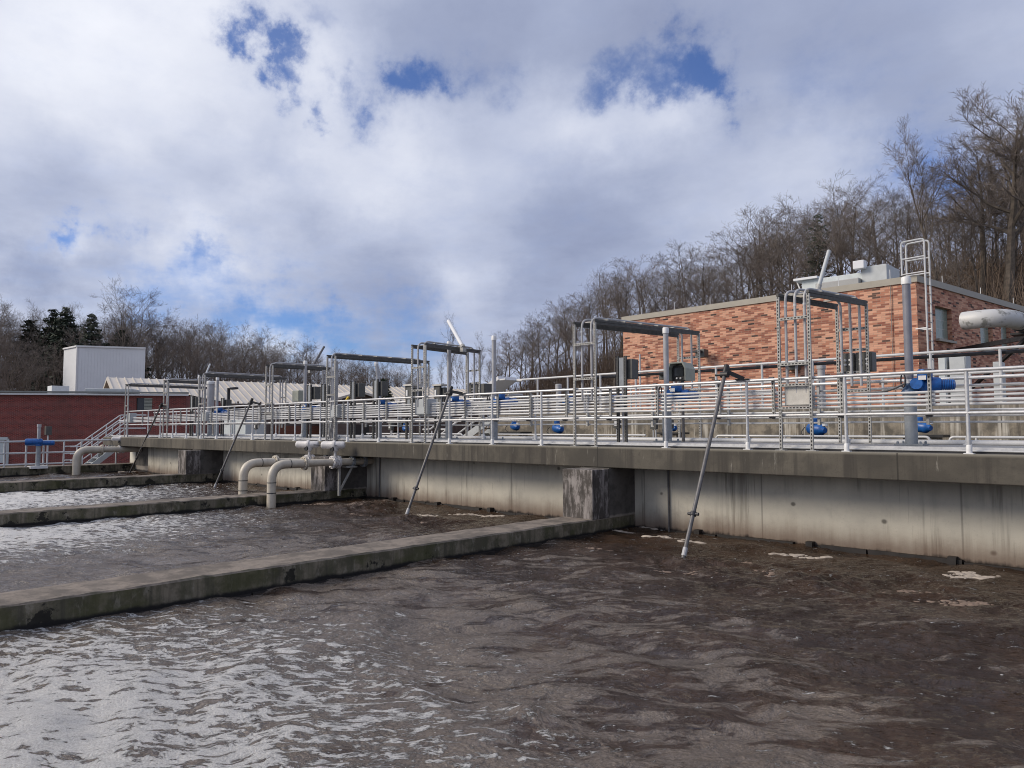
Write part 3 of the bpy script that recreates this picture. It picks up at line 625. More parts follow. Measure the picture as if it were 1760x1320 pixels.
# ------------------------------------------------------------------ cable bridge frames
def cable_frame(xl, xr, yr, ztop, label, rungs, nrise, rungs_b, drop, sk=0., bigpipes=False):
    t = thing('cable_bridge', ((xl+xr)/2, 10.66, SLT), label, 'cable bridge', 'strut cable bridges arching over the walkway')
    yf = 10.662
    for x_, y_ in ((xl, yf), (xr, yf), (xl+sk, yr), (xr+sk, yr)):
        zb = SLT if y_ == yf else 1.776
        m_ = MB(); slotted(m_, (x_, y_, zb), (x_, y_, ztop-.045)); m_.box(x_-.075, x_+.075, y_-.055, y_+.055, zb, zb+.01); m_.build('post', 'galv', t)
    for x_ in (xl, xr):
        m_ = MB(); m_.obox((x_, yf-.02, ztop-.015), (x_+sk, yr+.02, ztop-.015), .041, .041)
        m_.obox((x_, yf+.02, ztop-.06), (x_+sk, yr-.02, ztop-.06), .036, .046); m_.build('beam', 'beam', t)
    for z_ in rungs:
        m_ = MB(); slotted(m_, (xl+.022, yf-.004, z_), (xr-.022, yf-.004, z_)); m_.build('rung', 'galv', t)
    for z_ in rungs_b:
        m_ = MB(); slotted(m_, (xl+sk+.022, yr-.004, z_), (xr+sk-.022, yr-.004, z_)); m_.build('rung', 'galv', t)
    nst = max(2, int((yr-yf)/.45))
    for k in range(nst):
        m_ = MB(); f = (k+.7)/(nst+.4); y_ = yf+(yr-yf)*f; m_.box(xl+sk*f-.02, xr+sk*f+.02, y_-.02, y_+.02, ztop+.008, ztop+.03)
        m_.build('crossbar', 'galv', t)
    for k in range(nrise):
        f = (k+.6)/(nrise+.2) if nrise > 1 else .28; x_ = xl+(xr-xl)*f; r_ = .021 if not bigpipes else .036
        zt = ztop+.052+(.01 if k % 2 else 0)
        m_ = MB(); m_.tube(arc([(x_, yf+.065, 2.55), (x_, yf+.065, zt), (x_+sk, yr-.065, zt), (x_+sk, yr-.065, drop)], .17, 7), r_, 9); co_ = m_.build('conduit', 'greypvc', t, smooth=True)
        m_ = MB()
        for z_ in (ztop-.2,): m_.lathe([(r_*1.2, 0), (r_*1.2, .03)], (x_, yf+.065, z_), n=9)
        m_.build('coupling', 'conduit', co_)
    return t
cable_frame(-4.76, -4.30, 12.24, 4.05, 'tall strut frame nearest the camera, carrying three grey conduits and a pale panel box', [3.66, 2.98, 2.67, 2.33], 3, [3.62, 3.28, 2.92, 2.62], 2.7, .28)
cable_frame(-8.72, -8.23, 13.5, 4.03, 'wide strut frame left of the hooded display, crossing in front of the orange brick building', [3.6, 2.95], 2, [3.5, 2.8], 2.7, .5)
cable_frame(-13.62, -13.13, 12.62, 4.0, 'strut frame carrying the white tilted mast, with a dark panel box at its back', [3.45, 2.92], 2, [3.5, 3.18, 2.82], 2.7, -.26)
cable_frame(-17.3, -16.9, 13.7, 4.02, 'wide strut frame with thick grey riser pipes above the beige drop pipes', [3.42, 2.94], 1, [3.4], 2.7, .18)
cable_frame(-20.7, -20.31, 12.6, 3.97, 'strut frame with two bent conduits and a dark tilted mast over it', [3.35, 2.8, 2.5], 2, [3.4, 2.9], 2.7)
cable_frame(-25.5, -25.07, 13.7, 3.94, 'wide strut frame over the small street lamp, in front of the pale metal roof', [3.4, 2.9], 2, [3.2], 2.7)
cable_frame(-28.67, -28.28, 12.4, 3.87, 'narrow strut frame second from the left end of the walkway', [3.4, 2.95], 2, [3.2], 2.7)
cable_frame(-32.8, -32.46, 14.0, 3.9, 'strut frame farthest away, standing at the left end of the walkway', [3.0], 1, [3.2], 2.7)

# enclosures on frames
def encl(name, label, x0, x1, y0, y1, z0, z1, m_='panel', group=None, knobs=0, door=True):
    t = thing(name, ((x0+x1)/2, (y0+y1)/2, z0), label, 'box', group)
    b = MB(); b.box(x0, x1, y0, y1, z0, z1); b.build('body', m_, t, bevel=.008)
    if door:
        b = MB(); b.box(x0+.015, x1-.015, y0-.012, y0-.001, z0+.015, z1-.015); b.build('door', m_, t, bevel=.004)
    for k in range(knobs):
        b = MB(); xx = x0+(x1-x0)*(.3+.4*(k % 2)); zz = z0+(z1-z0)*(.38+.24*(k//2)); b.lathe([(.02, 0), (.02, .02), (.012, .03)], (xx, y0-.012, zz), (0, -1, 0), 10); b.build('knob', 'cap', t)
    return t
encl('panel_box', 'pale square panel box on the nearest strut frame', -4.72, -4.33, 10.72, 10.9, 2.36, 2.66, 'panel')
encl('panel_box', 'grey square panel box on the strut frame by the white tilted mast', -13.6, -13.14, 10.74, 11.0, 2.36, 2.72, 'grey')
encl('panel_box', 'grey panel box on the strut frame over the beige drop pipes', -17.27, -16.9, 10.74, 10.98, 2.34, 2.66, 'grey')
encl('panel_box', 'grey panel box at the foot of the frame by the street lamp', -25.45, -25.08, 10.74, 10.98, 2.3, 2.62, 'grey')
encl('panel_box', 'grey panel box on the strut frame at the left end of the walkway', -32.78, -32.4, 10.74, 10.98, 2.3, 2.7, 'grey')
encl('panel_box', 'small pale olive box on the strut frame with the dark tilted mast', -20.1, -19.72, 11.2, 11.35, 2.85, 3.18, 'olive')
encl('button_box', 'left one of two dark four-button boxes on the back of the nearest frame', -4.42, -4.24, 12.26, 12.42, 2.93, 3.24, 'dkbox', 'dark push button boxes on the nearest frame', 4)
encl('button_box', 'right one of two dark four-button boxes on the back of the nearest frame', -4.21, -3.96, 12.26, 12.46, 2.93, 3.24, 'dkbox', 'dark push button boxes on the nearest frame', 4)
encl('button_box', 'dark box high on the back of the frame with the white tilted mast', -13.84, -13.22, 12.64, 12.9, 2.86, 3.16, 'dkbox', None, 4)

# double-post control stations
def station(px, ytop, label, white=False, Yp=11.0, zb=1.776, bw=.2):
    q = atY(px, ytop, Yp); x = q.x; zt = q.z
    t = thing('control_station', (x, Yp, zb), label, 'control station', 'dark control stations on double posts')
    for s in (-.085, .085):
        m_ = MB(); slotted(m_, (x+s, Yp, zb), (x+s, Yp, zt), .045, .045); m_.build('post', 'beam', t)
    m_ = MB(); m_.box(x-.05, x+.05, Yp-.01, Yp+.03, zt-.55, zt-.03); m_.build('cover', 'pedestal', t)
    m_ = MB(); m_.box(x-.14, x+.2, Yp+.05, Yp+.05+bw, zt-.42, zt-.06); m_.build('box', 'dkbox', t, bevel=.008)
    if white:
        m_ = MB(); m_.box(x-.075, x-.01, Yp-.04, Yp-.02, zt-.26, zt-.12); m_.build('nameplate', 'cap', t)
        m_ = MB(); m_.box(x-.13, x+.1, Yp-.02, Yp+.04, zt-.34, zt-.02); m_.build('front_box', 'dkbox', t)
        m_ = MB(); m_.box(x-.15, x+.2, Yp-.06, Yp+.28, zt-.02, zt+.02); m_.build('hood', 'panel', t)
    m_ = MB(); m_.tube([(x, Yp+.03, zb), (x, Yp+.03, zt-.4)], .018, 8); m_.build('conduit', 'greypvc', t)
station(1068, 612, 'dark control box on two posts at the left corner of the orange brick building', Yp=11.0)
station(646, 652, 'dark control box on two posts just left of the bent grey stem cover')
station(607, 655, 'dark control box on two posts with a yellow tag beside it')
station(532, 661, 'dark control box on two posts left of the frame with thick grey risers')
station(556, 660, 'dark control box on two posts behind the frame with the dark tilted mast', Yp=12.0)
station(703, 662, 'dark control box with a white nameplate, left of the white tilted mast', True)
station(752, 662, 'dark control box with a white nameplate, right behind the frame with the white tilted mast', True, 12.2)
station(330, 680, 'dark control box on two posts at the right end of the red brick building')
station(383, 684, 'dark control box on two posts under the frame by the street lamp', Yp=12.0)
q = atY(596, 686, 11.2); m_ = MB(); m_.obox((q.x-.03, q.y, q.z-.05), (q.x+.08, q.y, q.z+.06), .06, .05); tag(m_.build('tag', 'yellow', bevel=.01), 'small yellow tag hanging beside a dark control box', 'tag')

# hooded display
t = thing('display', (-7.33, 12.2, 1.776), 'beige hooded instrument display with a black screen above the railing', 'display')
q = atY(1168, 641, 12.2); x, z = q.x, q.z
m_ = MB(); prof = [(-.2, -.16), (-.2, .08), (-.14, .2), (.14, .2), (.2, .08), (.2, -.16)]
n_ = len(prof); V_ = []
for y_, s_ in ((12.08, 1.), (12.45, .92)):
    for sc in (1, .88): V_ += [(x+a*s_*sc, y_, z+b*s_*sc) for a, b in prof]
m_.v = V_
for k in range(n_-1):
    m_.f += [(k, k+1, 2*n_+k+1, 2*n_+k), (n_+k+1, n_+k, 3*n_+k, 3*n_+k+1), (k+1, k, n_+k, n_+k+1), (2*n_+k, 2*n_+k+1, 3*n_+k+1, 3*n_+k)]
m_.build('hood', 'olive', t)
m_ = MB(); m_.box(x-.16, x+.16, 12.2, 12.4, z-.15, z+.14); m_.build('case', 'black', t, bevel=.01)
m_ = MB(); m_.box(x-.1, x+.08, 12.185, 12.199, z-.06, z+.1); m_.build('screen', 'glassdark', t)
for s in (-.05, .03):
    m_ = MB(); m_.lathe([(.02, 0), (.015, .02)], (x+s, 12.19, z-.1), (0, -1, 0), 10); m_.build('knob', 'cap', t)
m_ = MB(); m_.tube([(x, 12.3, 1.776), (x, 12.3, z-.14)], .03, 8); m_.build('post', 'mast', t)

# ------------------------------------------------------------------ gate actuators
def actuator(px, ytop, label, Y=11.75, zped=2.5, flip=1, r=.05, lean=0., body=True, ped=True, sm='greypvc'):
    q = atY(px, ytop, Y); x, zt = q.x, q.z
    t = thing('gate_actuator', (x, Y, 1.776), label, 'actuator', 'blue gate actuators along the walkway')
    if ped:
        m_ = MB(); m_.lathe([(.085, .02), (.085, zped-1.776-.05), (.1, zped-1.776-.04), (.1, zped-1.776)], (x, Y, 1.776), n=16); m_.build('pedestal', 'pedestal', t, smooth=True)
        m_ = MB(); m_.box(x-.19, x+.19, Y-.17, Y+.17, 1.778, 1.8)
        for a in (-.15, .15):
            for b in (-.13, .13): m_.lathe([(.02, 0), (.02, .03), (.008, .04)], (x+a, Y+b, 1.8), n=6)
        m_.build('base_plate', 'pedestal', t)
    if body:
        m_ = MB(); m_.lathe([(.12, 0), (.12, .04), (.075, .1), (.075, .16)], (x, Y, zped), n=14); m_.build('gearbox', 'blued', t, smooth=True)
        f = flip
        m_ = MB(); m_.lathe([(.04, -.02), (.1, .0), (.115, .02), (.115, .27), (.1, .29), (.1, .3)], (x+f*.08, Y+.08, zped+.13), (f, .25, 0), 16)
        m_.lathe([(.09, 0), (.1, .02), (.1, .13), (.085, .16)], (x+f*.2, Y+.02, zped+.2), (0, 0, 1), 14)
        m_.lathe([(.085, 0), (.085, .1)], (x+f*.12, Y-.02, zped+.15), (0, -1, 0), 12); m_.build('actuator_body', 'blue', t, smooth=True)
        m_ = MB(); m_.lathe([(.07, 0)]+[q_ for k_ in range(7) for q_ in ((.083, .015+.022*k_), (.083, .025+.022*k_), (.07, .027+.022*k_), (.07, .035+.022*k_))]+[(.075, .175), (.05, .19), (.02, .195)], (x+f*.36, Y+.15, zped+.13), (f, .25, 0), 14); m_.build('motor', 'blue', t, smooth=True)
        m_ = MB(); m_.box(x+f*.2-.05, x+f*.2+.05, Y-.02-.103, Y-.02-.099, zped+.2, zped+.26); m_.build('nameplate', 'cap', t)
        m_ = MB(); m_.tube([(x-f*.05+.1*math.cos(a_)*.3, Y-.13, zped+.2+.1*math.sin(a_)) for a_ in np.linspace(0, 2*math.pi, 13)], .012, 6); m_.build('handwheel', 'steel_dark', t)
        m_ = MB(); m_.tube(arc([(x-f*.02, Y-.12, zped+.16), (x-f*.25, Y-.16, zped+.05), (x-f*.75, Y-.05, zped+.03)], .2, 8), .017, 7); m_.build('hose', 'mast', t, smooth=True)
    m_ = MB(); m_.lathe([(r*1.35, 0), (r*1.35, .05), (r, .06)], (x, Y, zped+.16), n=14); m_.build('collar', 'cap', t)
    z0 = zped+.2; top = Vector((x+lean, Y, zt)); m_ = MB(); m_.tube([(x, Y, z0), (x+lean*.25, Y, z0+(zt-z0)*.55), top], r, 14); so_ = m_.build('stem_cover', sm, t, smooth=True)
    m_ = MB(); m_.lathe([(r*1.2, -.11), (r*1.2, -.02), (r*1.0, 0)], top, n=14); m_.build('cap', 'cap', so_, smooth=True)
actuator(1557, 476, 'blue actuator with the tallest grey stem cover, nearest the camera', 11.75, 2.52, r=.056, sm='stemdark')
actuator(1144, 563, 'blue actuator with grey stem cover beside the hooded display')
actuator(849, 577, 'blue actuator with tall grey stem cover against the sky, right of the white tilted mast')
actuator(772, 587, 'blue actuator with its grey stem cover inside the frame with the white tilted mast')
actuator(652, 622, 'blue actuator with a bent grey stem cover', lean=-.14)
actuator(573, 631, 'actuator with a short grey stem cover standing inside the frame with thick risers', body=False)
actuator(525, 620, 'blue actuator with grey stem cover just left of the frame with thick risers')
actuator(374, 648, 'blue actuator with grey stem cover just left of the street lamp')
actuator(362, 655, 'actuator with a thick grey cover behind the narrow frame near the left end', body=False, r=.12, Y=12.0)
actuator(343, 645, 'actuator with slim grey stem cover against the frame by the street lamp', body=False)

# thick risers on the wide frame over the drop pipes
t = thing('riser_pipe', (-17.1, 10.8, 1.7), 'thick grey riser pipe inside the frame over the beige drop pipes', 'pipe')
m_ = MB(); m_.tube([(-17.12, 10.82, 1.72), (-17.12, 10.82, 3.85)], .06, 12); m_.build('pipe', 'greypvc', t, smooth=True)
m_ = MB()
for k, (dx_, ex) in enumerate(((0, -.3), (.05, -.12), (.1, .02))):
    p0 = Vector((-17.05+dx_, 10.7, 2.3)); m_.tube(arc([p0, p0+Vector((0, -.12, -.5)), (-16.6+dx_+ex, 10.4, 1.6), (-16.1+dx_+ex*3, 10.1, 1.62)], .5, 8), .014, 6)
tag(m_.build('cable', 'mast', smooth=True), 'dark cables looping from the panel box down to the flow meters', 'cable')

# tilted masts
def tilted(p0, p1, r, m, label):
    t = thing('tilted_mast', p0, label, 'mast'); a, b = Vector(p0), Vector(p1)
    k = MB(); k.tube([a, b], r, 12); k.build('tube', m, t, smooth=True)
    d = (b-a).normalized(); k = MB(); k.lathe([(r*1.25, 0), (r*1.25, .1)], a-d*.02, d, 12); k.obox(a+Vector((-.05, 0, -.06)), a+Vector((.05, 0, -.06)), .12, .1); k.build('bracket', 'galv', t)
tilted(atY(1406, 497, 11.6), atY(1425, 431, 11.9), .032, 'grey', 'grey tilted tube leaning right on top of the nearest strut frame')
tilted(atY(796, 597, 11.8), atY(771, 552, 12.3), .05, 'white', 'white tilted mast leaning left on top of a strut frame, against the sky')
tilted(atY(534, 635, 12.2), atY(557, 596, 12.9), .035, 'mast', 'dark tilted mast leaning right above the pale roof')
tilted(atY(353, 645, 12.2), atY(361, 626, 12.6), .035, 'grey', 'short grey tilted mast leaning right near the white box building')

# ------------------------------------------------------------------ inclined mixer poles in the tanks
def sensor_pole(a, b, label):
    pa, pb = atY(*a, 10.55), atZ(*b, WZ); pb = pb+(pb-pa).normalized()*.35
    t = thing('sensor_pole', pa, label, 'pole', 'inclined grey poles reaching from the railing into the tanks')
    d = (pb-pa).normalized(); L = (pb-pa).length
    m_ = MB(); m_.tube([pa-d*.02, pb], .03, 12); m_.build('tube', 'mast', t, smooth=True)
    m_ = MB(); m_.lathe([(.042, 0), (.042, .16), (.034, .17)], pa-d*.05, d, 12); m_.build('sleeve', 'black', t, smooth=True)
    m_ = MB(); c = pa+d*.12; m_.lathe([(.05, -.06), (.05, .06)], c, (1, 0, 0), 12); m_.obox(c+Vector((.02, .02, .05)), Vector((pa.x+.22, YR-.03, ZT+.03)), .05, .06); m_.box(pa.x+.08, pa.x+.3, YR-.05, YR+.05, ZT+.02, ZT+.035)
    m_.lathe([(.02, 0), (.02, .1)], c+Vector((-.06, 0, 0)), (-1, 0, 0), 8); m_.build('bracket', 'black', t, smooth=True)
    c = pa+d*(L*.70); m_ = MB(); m_.lathe([(.045, -.03), (.045, .03)], c, d, 12); m_.lathe([(.022, -.085), (.022, .085)], c, (1, 0, 0), 8); m_.build('collar', 'steel_dark', t, smooth=True)
    m_ = MB(); m_.lathe([(.036, 0), (.036, .12)], pa+d*(L-.55), d, 12); m_.build('tip', 'greypvc', t)
sensor_pole((1248, 633), (1173, 965), 'long inclined grey pole dipping into the near tank, closest to the camera')
sensor_pole((775, 668), (697, 890), 'inclined grey pole dipping into the second tank, right of the beige drop pipes')
sensor_pole((433, 687), (367, 842), 'inclined grey pole dipping into the third tank, left of the beige drop pipes')
sensor_pole((278, 695), (222, 815), 'inclined grey pole farthest away, dipping into the last tank')

# ------------------------------------------------------------------ beige drop pipes with flow meters
def flange(mb_, c, ax, r=.15, th=.025):
    c = Vector(c); ax = Vector(ax); mb_.lathe([(r, 0), (r, th)], c-ax*th, ax, 16); mb_.lathe([(r, 0), (r, th)], c+ax*.012, ax, 16)
    a = ax.orthogonal().normalized(); b = ax.cross(a)
    for k in range(8):
        p = c+(a*math.cos(k*math.pi/4+.4)+b*math.sin(k*math.pi/4+.4))*r*.82; mb_.lathe([(.016, -.05), (.016, .06)], p, ax, 6)
def meter(c, ax, parent, head):
    c = Vector(c); ax = Vector(ax)
    m_ = MB()
    for s in (-.07, .07): flange(m_, c+ax*s, ax, .165)
    m_.lathe([(.125, -.09), (.125, .09)], c, ax, 14)
    fm = m_.build('meter_body', 'meter', parent, smooth=True)
    m_ = MB(); m_.lathe([(.035, 0), (.035, .2)], c+Vector((0, 0, .1)), n=10); m_.lathe([(.06, .16), (.09, .2), (.1, .3), (.07, .34)], c+Vector((0, 0, .1)), n=12); m_.build('neck', 'meter', parent, smooth=True)
    h = Vector(head).normalized(); z = c+Vector((0, 0, .43))
    m_ = MB(); m_.lathe([(.05, -.36), (.085, -.34), (.1, -.3), (.1, -.08), (.115, -.06), (.115, 0), (.095, .02), (.095, .2), (.08, .24), (.05, .25)], z, h, 14); m_.build('transmitter', 'meter', parent, smooth=True)
    m_ = MB(); m_.lathe([(.07, 0), (.07, .03)], z+Vector((0, -.08, -.1)), (0, -1, 0), 12); m_.lathe([(.03, 0), (.03, .02)], z+h*-.36, h*-1, 10); m_.build('dial', 'black', parent)
def drop_pipe(X, ye, ym, zc, label, r=.09):
    t = thing('drop_pipe', (X, ye, -.5), label, 'pipe', 'beige drop pipes with flow meters')
    m_ = MB(); m_.tube(arc([(X, ye, -.5), (X, ye, zc), (X, ye+.75, zc)], .42, 9), r*1.18, 16); m_.build('elbow', 'beige', t, smooth=True)
    m_ = MB()
    for z_ in (kz(.35), kz(.62)): m_.lathe([(r*1.2, 0), (r*1.2, .02)], (X, ye, z_), n=16)
    m_.lathe([(r*1.2, 0), (r*1.2, .02)], (X, ye+.45, zc), (0, 1, 0), 16); m_.build('joint_ring', 'steel_dark', t)
    m_ = MB(); m_.lathe([(r*1.18, 0), (r*1.25, .03), (r*1.25, .1)], (X, ye+.73, zc), (0, 1, 0), 16); flange(m_, (X, ye+.84, zc), (0, 1, 0), .17); m_.build('flange', 'beige', t, smooth=True)
    m_ = MB(); m_.tube([(X, ye+.8, zc), (X, YW+.02, zc)], r, 16); m_.build('pipe', 'beige', t, smooth=True)
    meter((X, ym, zc), (0, 1, 0), t, (.75, .66, 0))
    for dy_, rr_ in ((.5, .14), (.85, .16)):
        m_ = MB(); flange(m_, (X, ym+dy_, zc), (0, 1, 0), rr_); m_.build('end_flange', 'pedestal', t)
    m_ = MB(); m_.box(X-.1, X+.1, ym+.28, ym+.6, zc-.15, zc-.11); m_.obox((X, ym+.5, zc-.15), (X-.02, ym+.12, zc-.8), .045, .045); m_.box(X-.03, X+.03, ym+.1, ym+.15, zc-.85, zc-.15); m_.build('support', 'galv', t)
drop_pipe(-17.95*K, 9.45*K, 11.35*K, kz(1.1), 'beige drop pipe nearer the camera, with a flow meter, bending into the second tank')
drop_pipe(-19.25*K, 9.3*K, 11.3*K, kz(1.1), 'beige drop pipe behind its nearer twin, with a flow meter, bending into the third tank')
t = thing('drop_pipe', (-33.2, 10.2, -.5), 'beige drop pipe farthest left, bending into the last tank beside the stair', 'pipe', 'beige drop pipes with flow meters')
pa = atX(131, 812, -33.2); pz = atX(160, 773, -33.2); pe = atX(257, 776, -32.9)
zc = pz.z; m_ = MB(); m_.tube(arc([(-33.2, pa.y, -.5), (-33.2, pa.y, zc), (-33.2, pa.y+.9, zc)], .42, 9), .15, 14); m_.build('elbow', 'beige', t, smooth=True)
m_ = MB(); m_.tube([(-33.2, pa.y+.8, zc), (-33.0, 11.4, zc)], .12, 14); m_.build('pipe', 'beige', t, smooth=True)
m_ = MB(); flange(m_, (-33.2, pa.y+.9, zc), (0, 1, 0), .2); m_.build('flange', 'beige', t)
qm = atX(208, 773, -33.15); meter((-33.15, qm.y, zc), (0, 1, 0), t, (.4, .9, 0))

# ------------------------------------------------------------------ left low railing, stair, low actuator
XE = -38.0*K
def pe_(px, py): return atX(px, py, XE)
yA = -3.0; rl = [(6.6, 804), (44, 801), (74, 800), (109, 798), (139, 797)]
ys = [pe_(a, b).y for a, b in rl]
railing('railing', 'low white railing on the farthest end wall, in front of the red brick building',
        [('top_rail', [(XE, yA, kz(1.44)), (XE, pe_(205, 757).y, kz(1.53))]), ('mid_rail', [(XE, yA, kz(.95)), (XE, ys[-1], kz(1.0))]), ('toe_rail', [(XE, yA, kz(.46)), (XE, ys[-1], kz(.5))])],
        [((XE, y_, kz(.385)), (XE, y_, kz(1.5))) for y_ in ys]+[((XE, pe_(199, 795).y, kz(.385)), (XE, pe_(199, 795).y, kz(1.5))), ((XE, ys[0]-1.2, kz(.385)), (XE, ys[0]-1.2, kz(1.46)))], r=.035, flange=False, mt='conduit')
# stair
st = thing('stair', (-38.6, 11, -.1), 'grey metal stair with white handrails descending from the left end of the walkway', 'stair')
tp, bt = atX(214, 742, -38.6), atX(147, 790, -38.6)
for xx, nm in ((-38.35, 0), (-39.25, 1)):
    m_ = MB(); m_.obox((xx, tp.y+.15, 1.62), (xx, bt.y, .12), .05, .24); m_.build('stringer', 'grey', st)
    for k, hh in enumerate((1.05, .72, .4)):
        m_ = MB(); m_.tube(arc([(xx, tp.y+.9, 1.68+hh), (xx, tp.y, 1.68+hh), (xx, bt.y-.25, .18+hh), (xx, bt.y-.7, .18+hh)], .08), .028, 8); m_.build('handrail', 'conduit', st, smooth=True)
    for f in (0., .33, .66, 1.):
        y_ = tp.y*(1-f)+(bt.y-.2)*f; z_ = 1.6*(1-f)+.2*f; m_ = MB(); m_.tube([(xx, y_, z_), (xx, y_, z_+1.1)], .026, 8); m_.build('post', 'conduit', st)
for k in range(7):
    f = (k+.5)/7; m_ = MB(); y_ = tp.y*(1-f)+bt.y*f; z_ = 1.62*(1-f)+.1*f; m_.box(-39.22, -38.38, y_-.13, y_+.13, z_, z_+.04); m_.build('tread', 'grey', st)
m_ = MB(); m_.box(-39.3, -35.3, tp.y, tp.y+1.4, 1.6, 1.7); m_.build('landing', 'grey', st)
q = atX(66, 770, XE+.36); X_, Y_ = q.x, q.y; zb0 = kz(.385)
t = thing('gate_actuator', (X_, Y_, zb0), 'blue gate actuator on the low end wall before the red brick wall', 'actuator', 'blue gate actuators along the walkway')
m_ = MB(); m_.box(X_-.25, X_+.25, Y_-.3, Y_+.3, zb0-.06, zb0+.04); m_.build('base_plate', 'cap', t)
m_ = MB(); m_.tube([(X_, Y_, zb0+.04), (X_, Y_, 1.44)], .085, 14); m_.build('pedestal', 'pedestal', t, smooth=True)
m_ = MB(); m_.lathe([(.12, -.45), (.14, -.4), (.14, .1), (.1, .14)], (X_, Y_-.0, 1.53), (.3, 1, 0), 14); m_.lathe([(.1, 0), (.1, .42), (.06, .45)], (X_, Y_+.1, 1.49), (.3, 1, 0), 12); m_.lathe([(.12, 0), (.12, .25)], (X_, Y_, 1.38), n=12); m_.build('actuator_body', 'blue', t, smooth=True)
zt = atX(67, 729, X_).z; m_ = MB(); m_.tube([(X_, Y_, 1.5), (X_, Y_, zt)], .06, 12); m_.lathe([(.075, -.12), (.075, 0)], (X_, Y_, zt), n=12); m_.build('stem_cover', 'greypvc', t, smooth=True)
m_ = MB(); m_.tube([(X_+.33, Y_, .3), (X_+.33, Y_, -.3)], .03, 8); m_.build('stem', 'steel_dark', t)
q = atD(83, 740, 43); t = thing('meter_post', (q.x, q.y, -.1), 'grey box on a post beside the low stair, before the red brick wall', 'post')
m_ = MB(); m_.tube([(q.x, q.y, -.1), (q.x, q.y, q.z-.2)], .05, 8); m_.build('post', 'conduit', t)
m_ = MB(); m_.box(q.x-.2, q.x+.15, q.y-.15, q.y+.15, q.z-.25, q.z+.25); m_.build('box', 'dkbox', t, bevel=.01)
q = atD(27, 722, 47); m_ = MB(); m_.lathe([(.16, -5), (.16, -.5), (.16, -.35), (.2, -.32), (.2, -.05), (.17, 0)], q, n=14)
tag(m_.build('vent_pipe', 'greypvc', smooth=True), 'grey vertical vent pipe standing before the red brick wall', 'pipe')

# ------------------------------------------------------------------ lower channel behind the walkway, far wall and platform
m_ = MB(); m_.box(-30, 6, 14.2, 17, -.3, .8); tag(m_.build('service_deck', 'c_far'), kind='structure')
fwt = thing('tank_wall', (-8, 17.2, .8), 'stained concrete tank wall with white drips behind the walkway', 'tank wall')
m_ = MB(); m_.box(-17.4, 6, 17, 17.4, .5, 2.5); m_.build('wall', 'c_far', fwt, bevel=.01)
m_ = MB(); m_.box(-17.4, 6, 17.4, 24, 2.3, 2.48); m_.build('platform', 'c_far', fwt)
railing('railing', 'low white guard rail with rounded ends, in front of the stained concrete wall, right part',
        [('top_rail', [(-3.62, 15.2, 1.3), (-3.62, 15.2, 1.86), (5, 15.2, 1.86)])], [((-3.2+1.5*i, 15.2, .8), (-3.2+1.5*i, 15.2, 1.86)) for i in range(5)], r=.024, flange=False, mt='conduit', n=8)
railing('railing', 'low white guard rail with rounded ends, in front of the stained concrete wall, middle part',
        [('top_rail', [(-8.3, 15.2, 1.3), (-8.3, 15.2, 1.86), (-3.95, 15.2, 1.86), (-3.95, 15.2, 1.3)])], [((-7.9+1.2*i, 15.2, .8), (-7.9+1.2*i, 15.2, 1.86)) for i in range(4)], r=.024, flange=False, mt='conduit', n=8)
railing('railing', 'low white guard rail beside the far stair, left of the small blue motors',
        [('top_rail', [(-22.0, 15.2, 1.86), (-16.9, 15.2, 1.86), (-16.9, 15.2, 1.3)])], [((-21.9+1.5*i, 15.2, .8), (-21.9+1.5*i, 15.2, 1.86)) for i in range(4)], r=.024, flange=False, mt='conduit', n=8)
railing('railing', 'low white guard rail between two small blue motors',
        [('top_rail', [(-15.6, 15.2, 1.86), (-10.2, 15.2, 1.86)])], [((-15.4+1.5*i, 15.2, .8), (-15.4+1.5*i, 15.2, 1.86)) for i in range(4)], r=.024, flange=False, mt='conduit', n=8)
YP = 18.0
far_top = [(-17.7, YP, 3.68), (6, YP, 3.69)]
railing('railing', 'long white railing on the raised platform in front of the orange brick building',
        [('top_rail', far_top), ('mid_rail', [(-17.7, YP, 3.1), (6, YP, 3.1)]), ('mid_rail', [(-16, 19.6, 3.3), (6, 19.6, 3.3)]), ('mid_rail', [(-16, 19.6, 3.0), (6, 19.6, 3.0)])],
        [((-17.6+1.3*i, YP, 2.48), (-17.6+1.3*i, YP, 3.68)) for i in range(18)]+[((-15.6+1.9*i, 19.6, 2.48), (-15.6+1.9*i, 19.6, 3.3)) for i in range(11)], r=.032, flange=False, mt='conduit', n=8)
m_ = MB(); m_.tube([(-14.0, YP+.1, 3.6), (6, YP+.1, 3.61)], .04, 8); tag(m_.build('pipe', 'steel_dark'), 'dark tube added as the black underside of the raised platform top rail', 'pipe')  # dark tube added for the black underside of the white top rail
# far stair
fs = thing('stair', (-19.5, 17.6, .8), 'grey metal stair with white stringers climbing to the raised platform', 'stair')
for yy in (17.2, 18.0):
    m_ = MB(); m_.obox((-17.5, yy, 2.45), (-20.7, yy, .85), .05, .24); m_.build('stringer', 'grey', fs)
    for hh in (1.1, .62):
        m_ = MB(); m_.tube(arc([(-17.0, yy, 2.55+hh), (-17.6, yy, 2.55+hh), (-20.9, yy, .9+hh), (-21.3, yy, .9+hh)], .1), .035, 8); m_.build('handrail', 'conduit', fs, smooth=True)
    for k in range(4):
        f = k/3; x_ = -17.6-3.2*f; z_ = 2.5-1.65*f; m_ = MB(); m_.tube([(x_, yy, z_), (x_, yy, z_+1.1)], .026, 8); m_.build('post', 'conduit', fs)
m_ = MB(); m_.obox((-17.3, 17.6, 3.72), (-19.2, 17.6, 2.72), .9, .12); m_.build('cable_cover', 'white', fs)
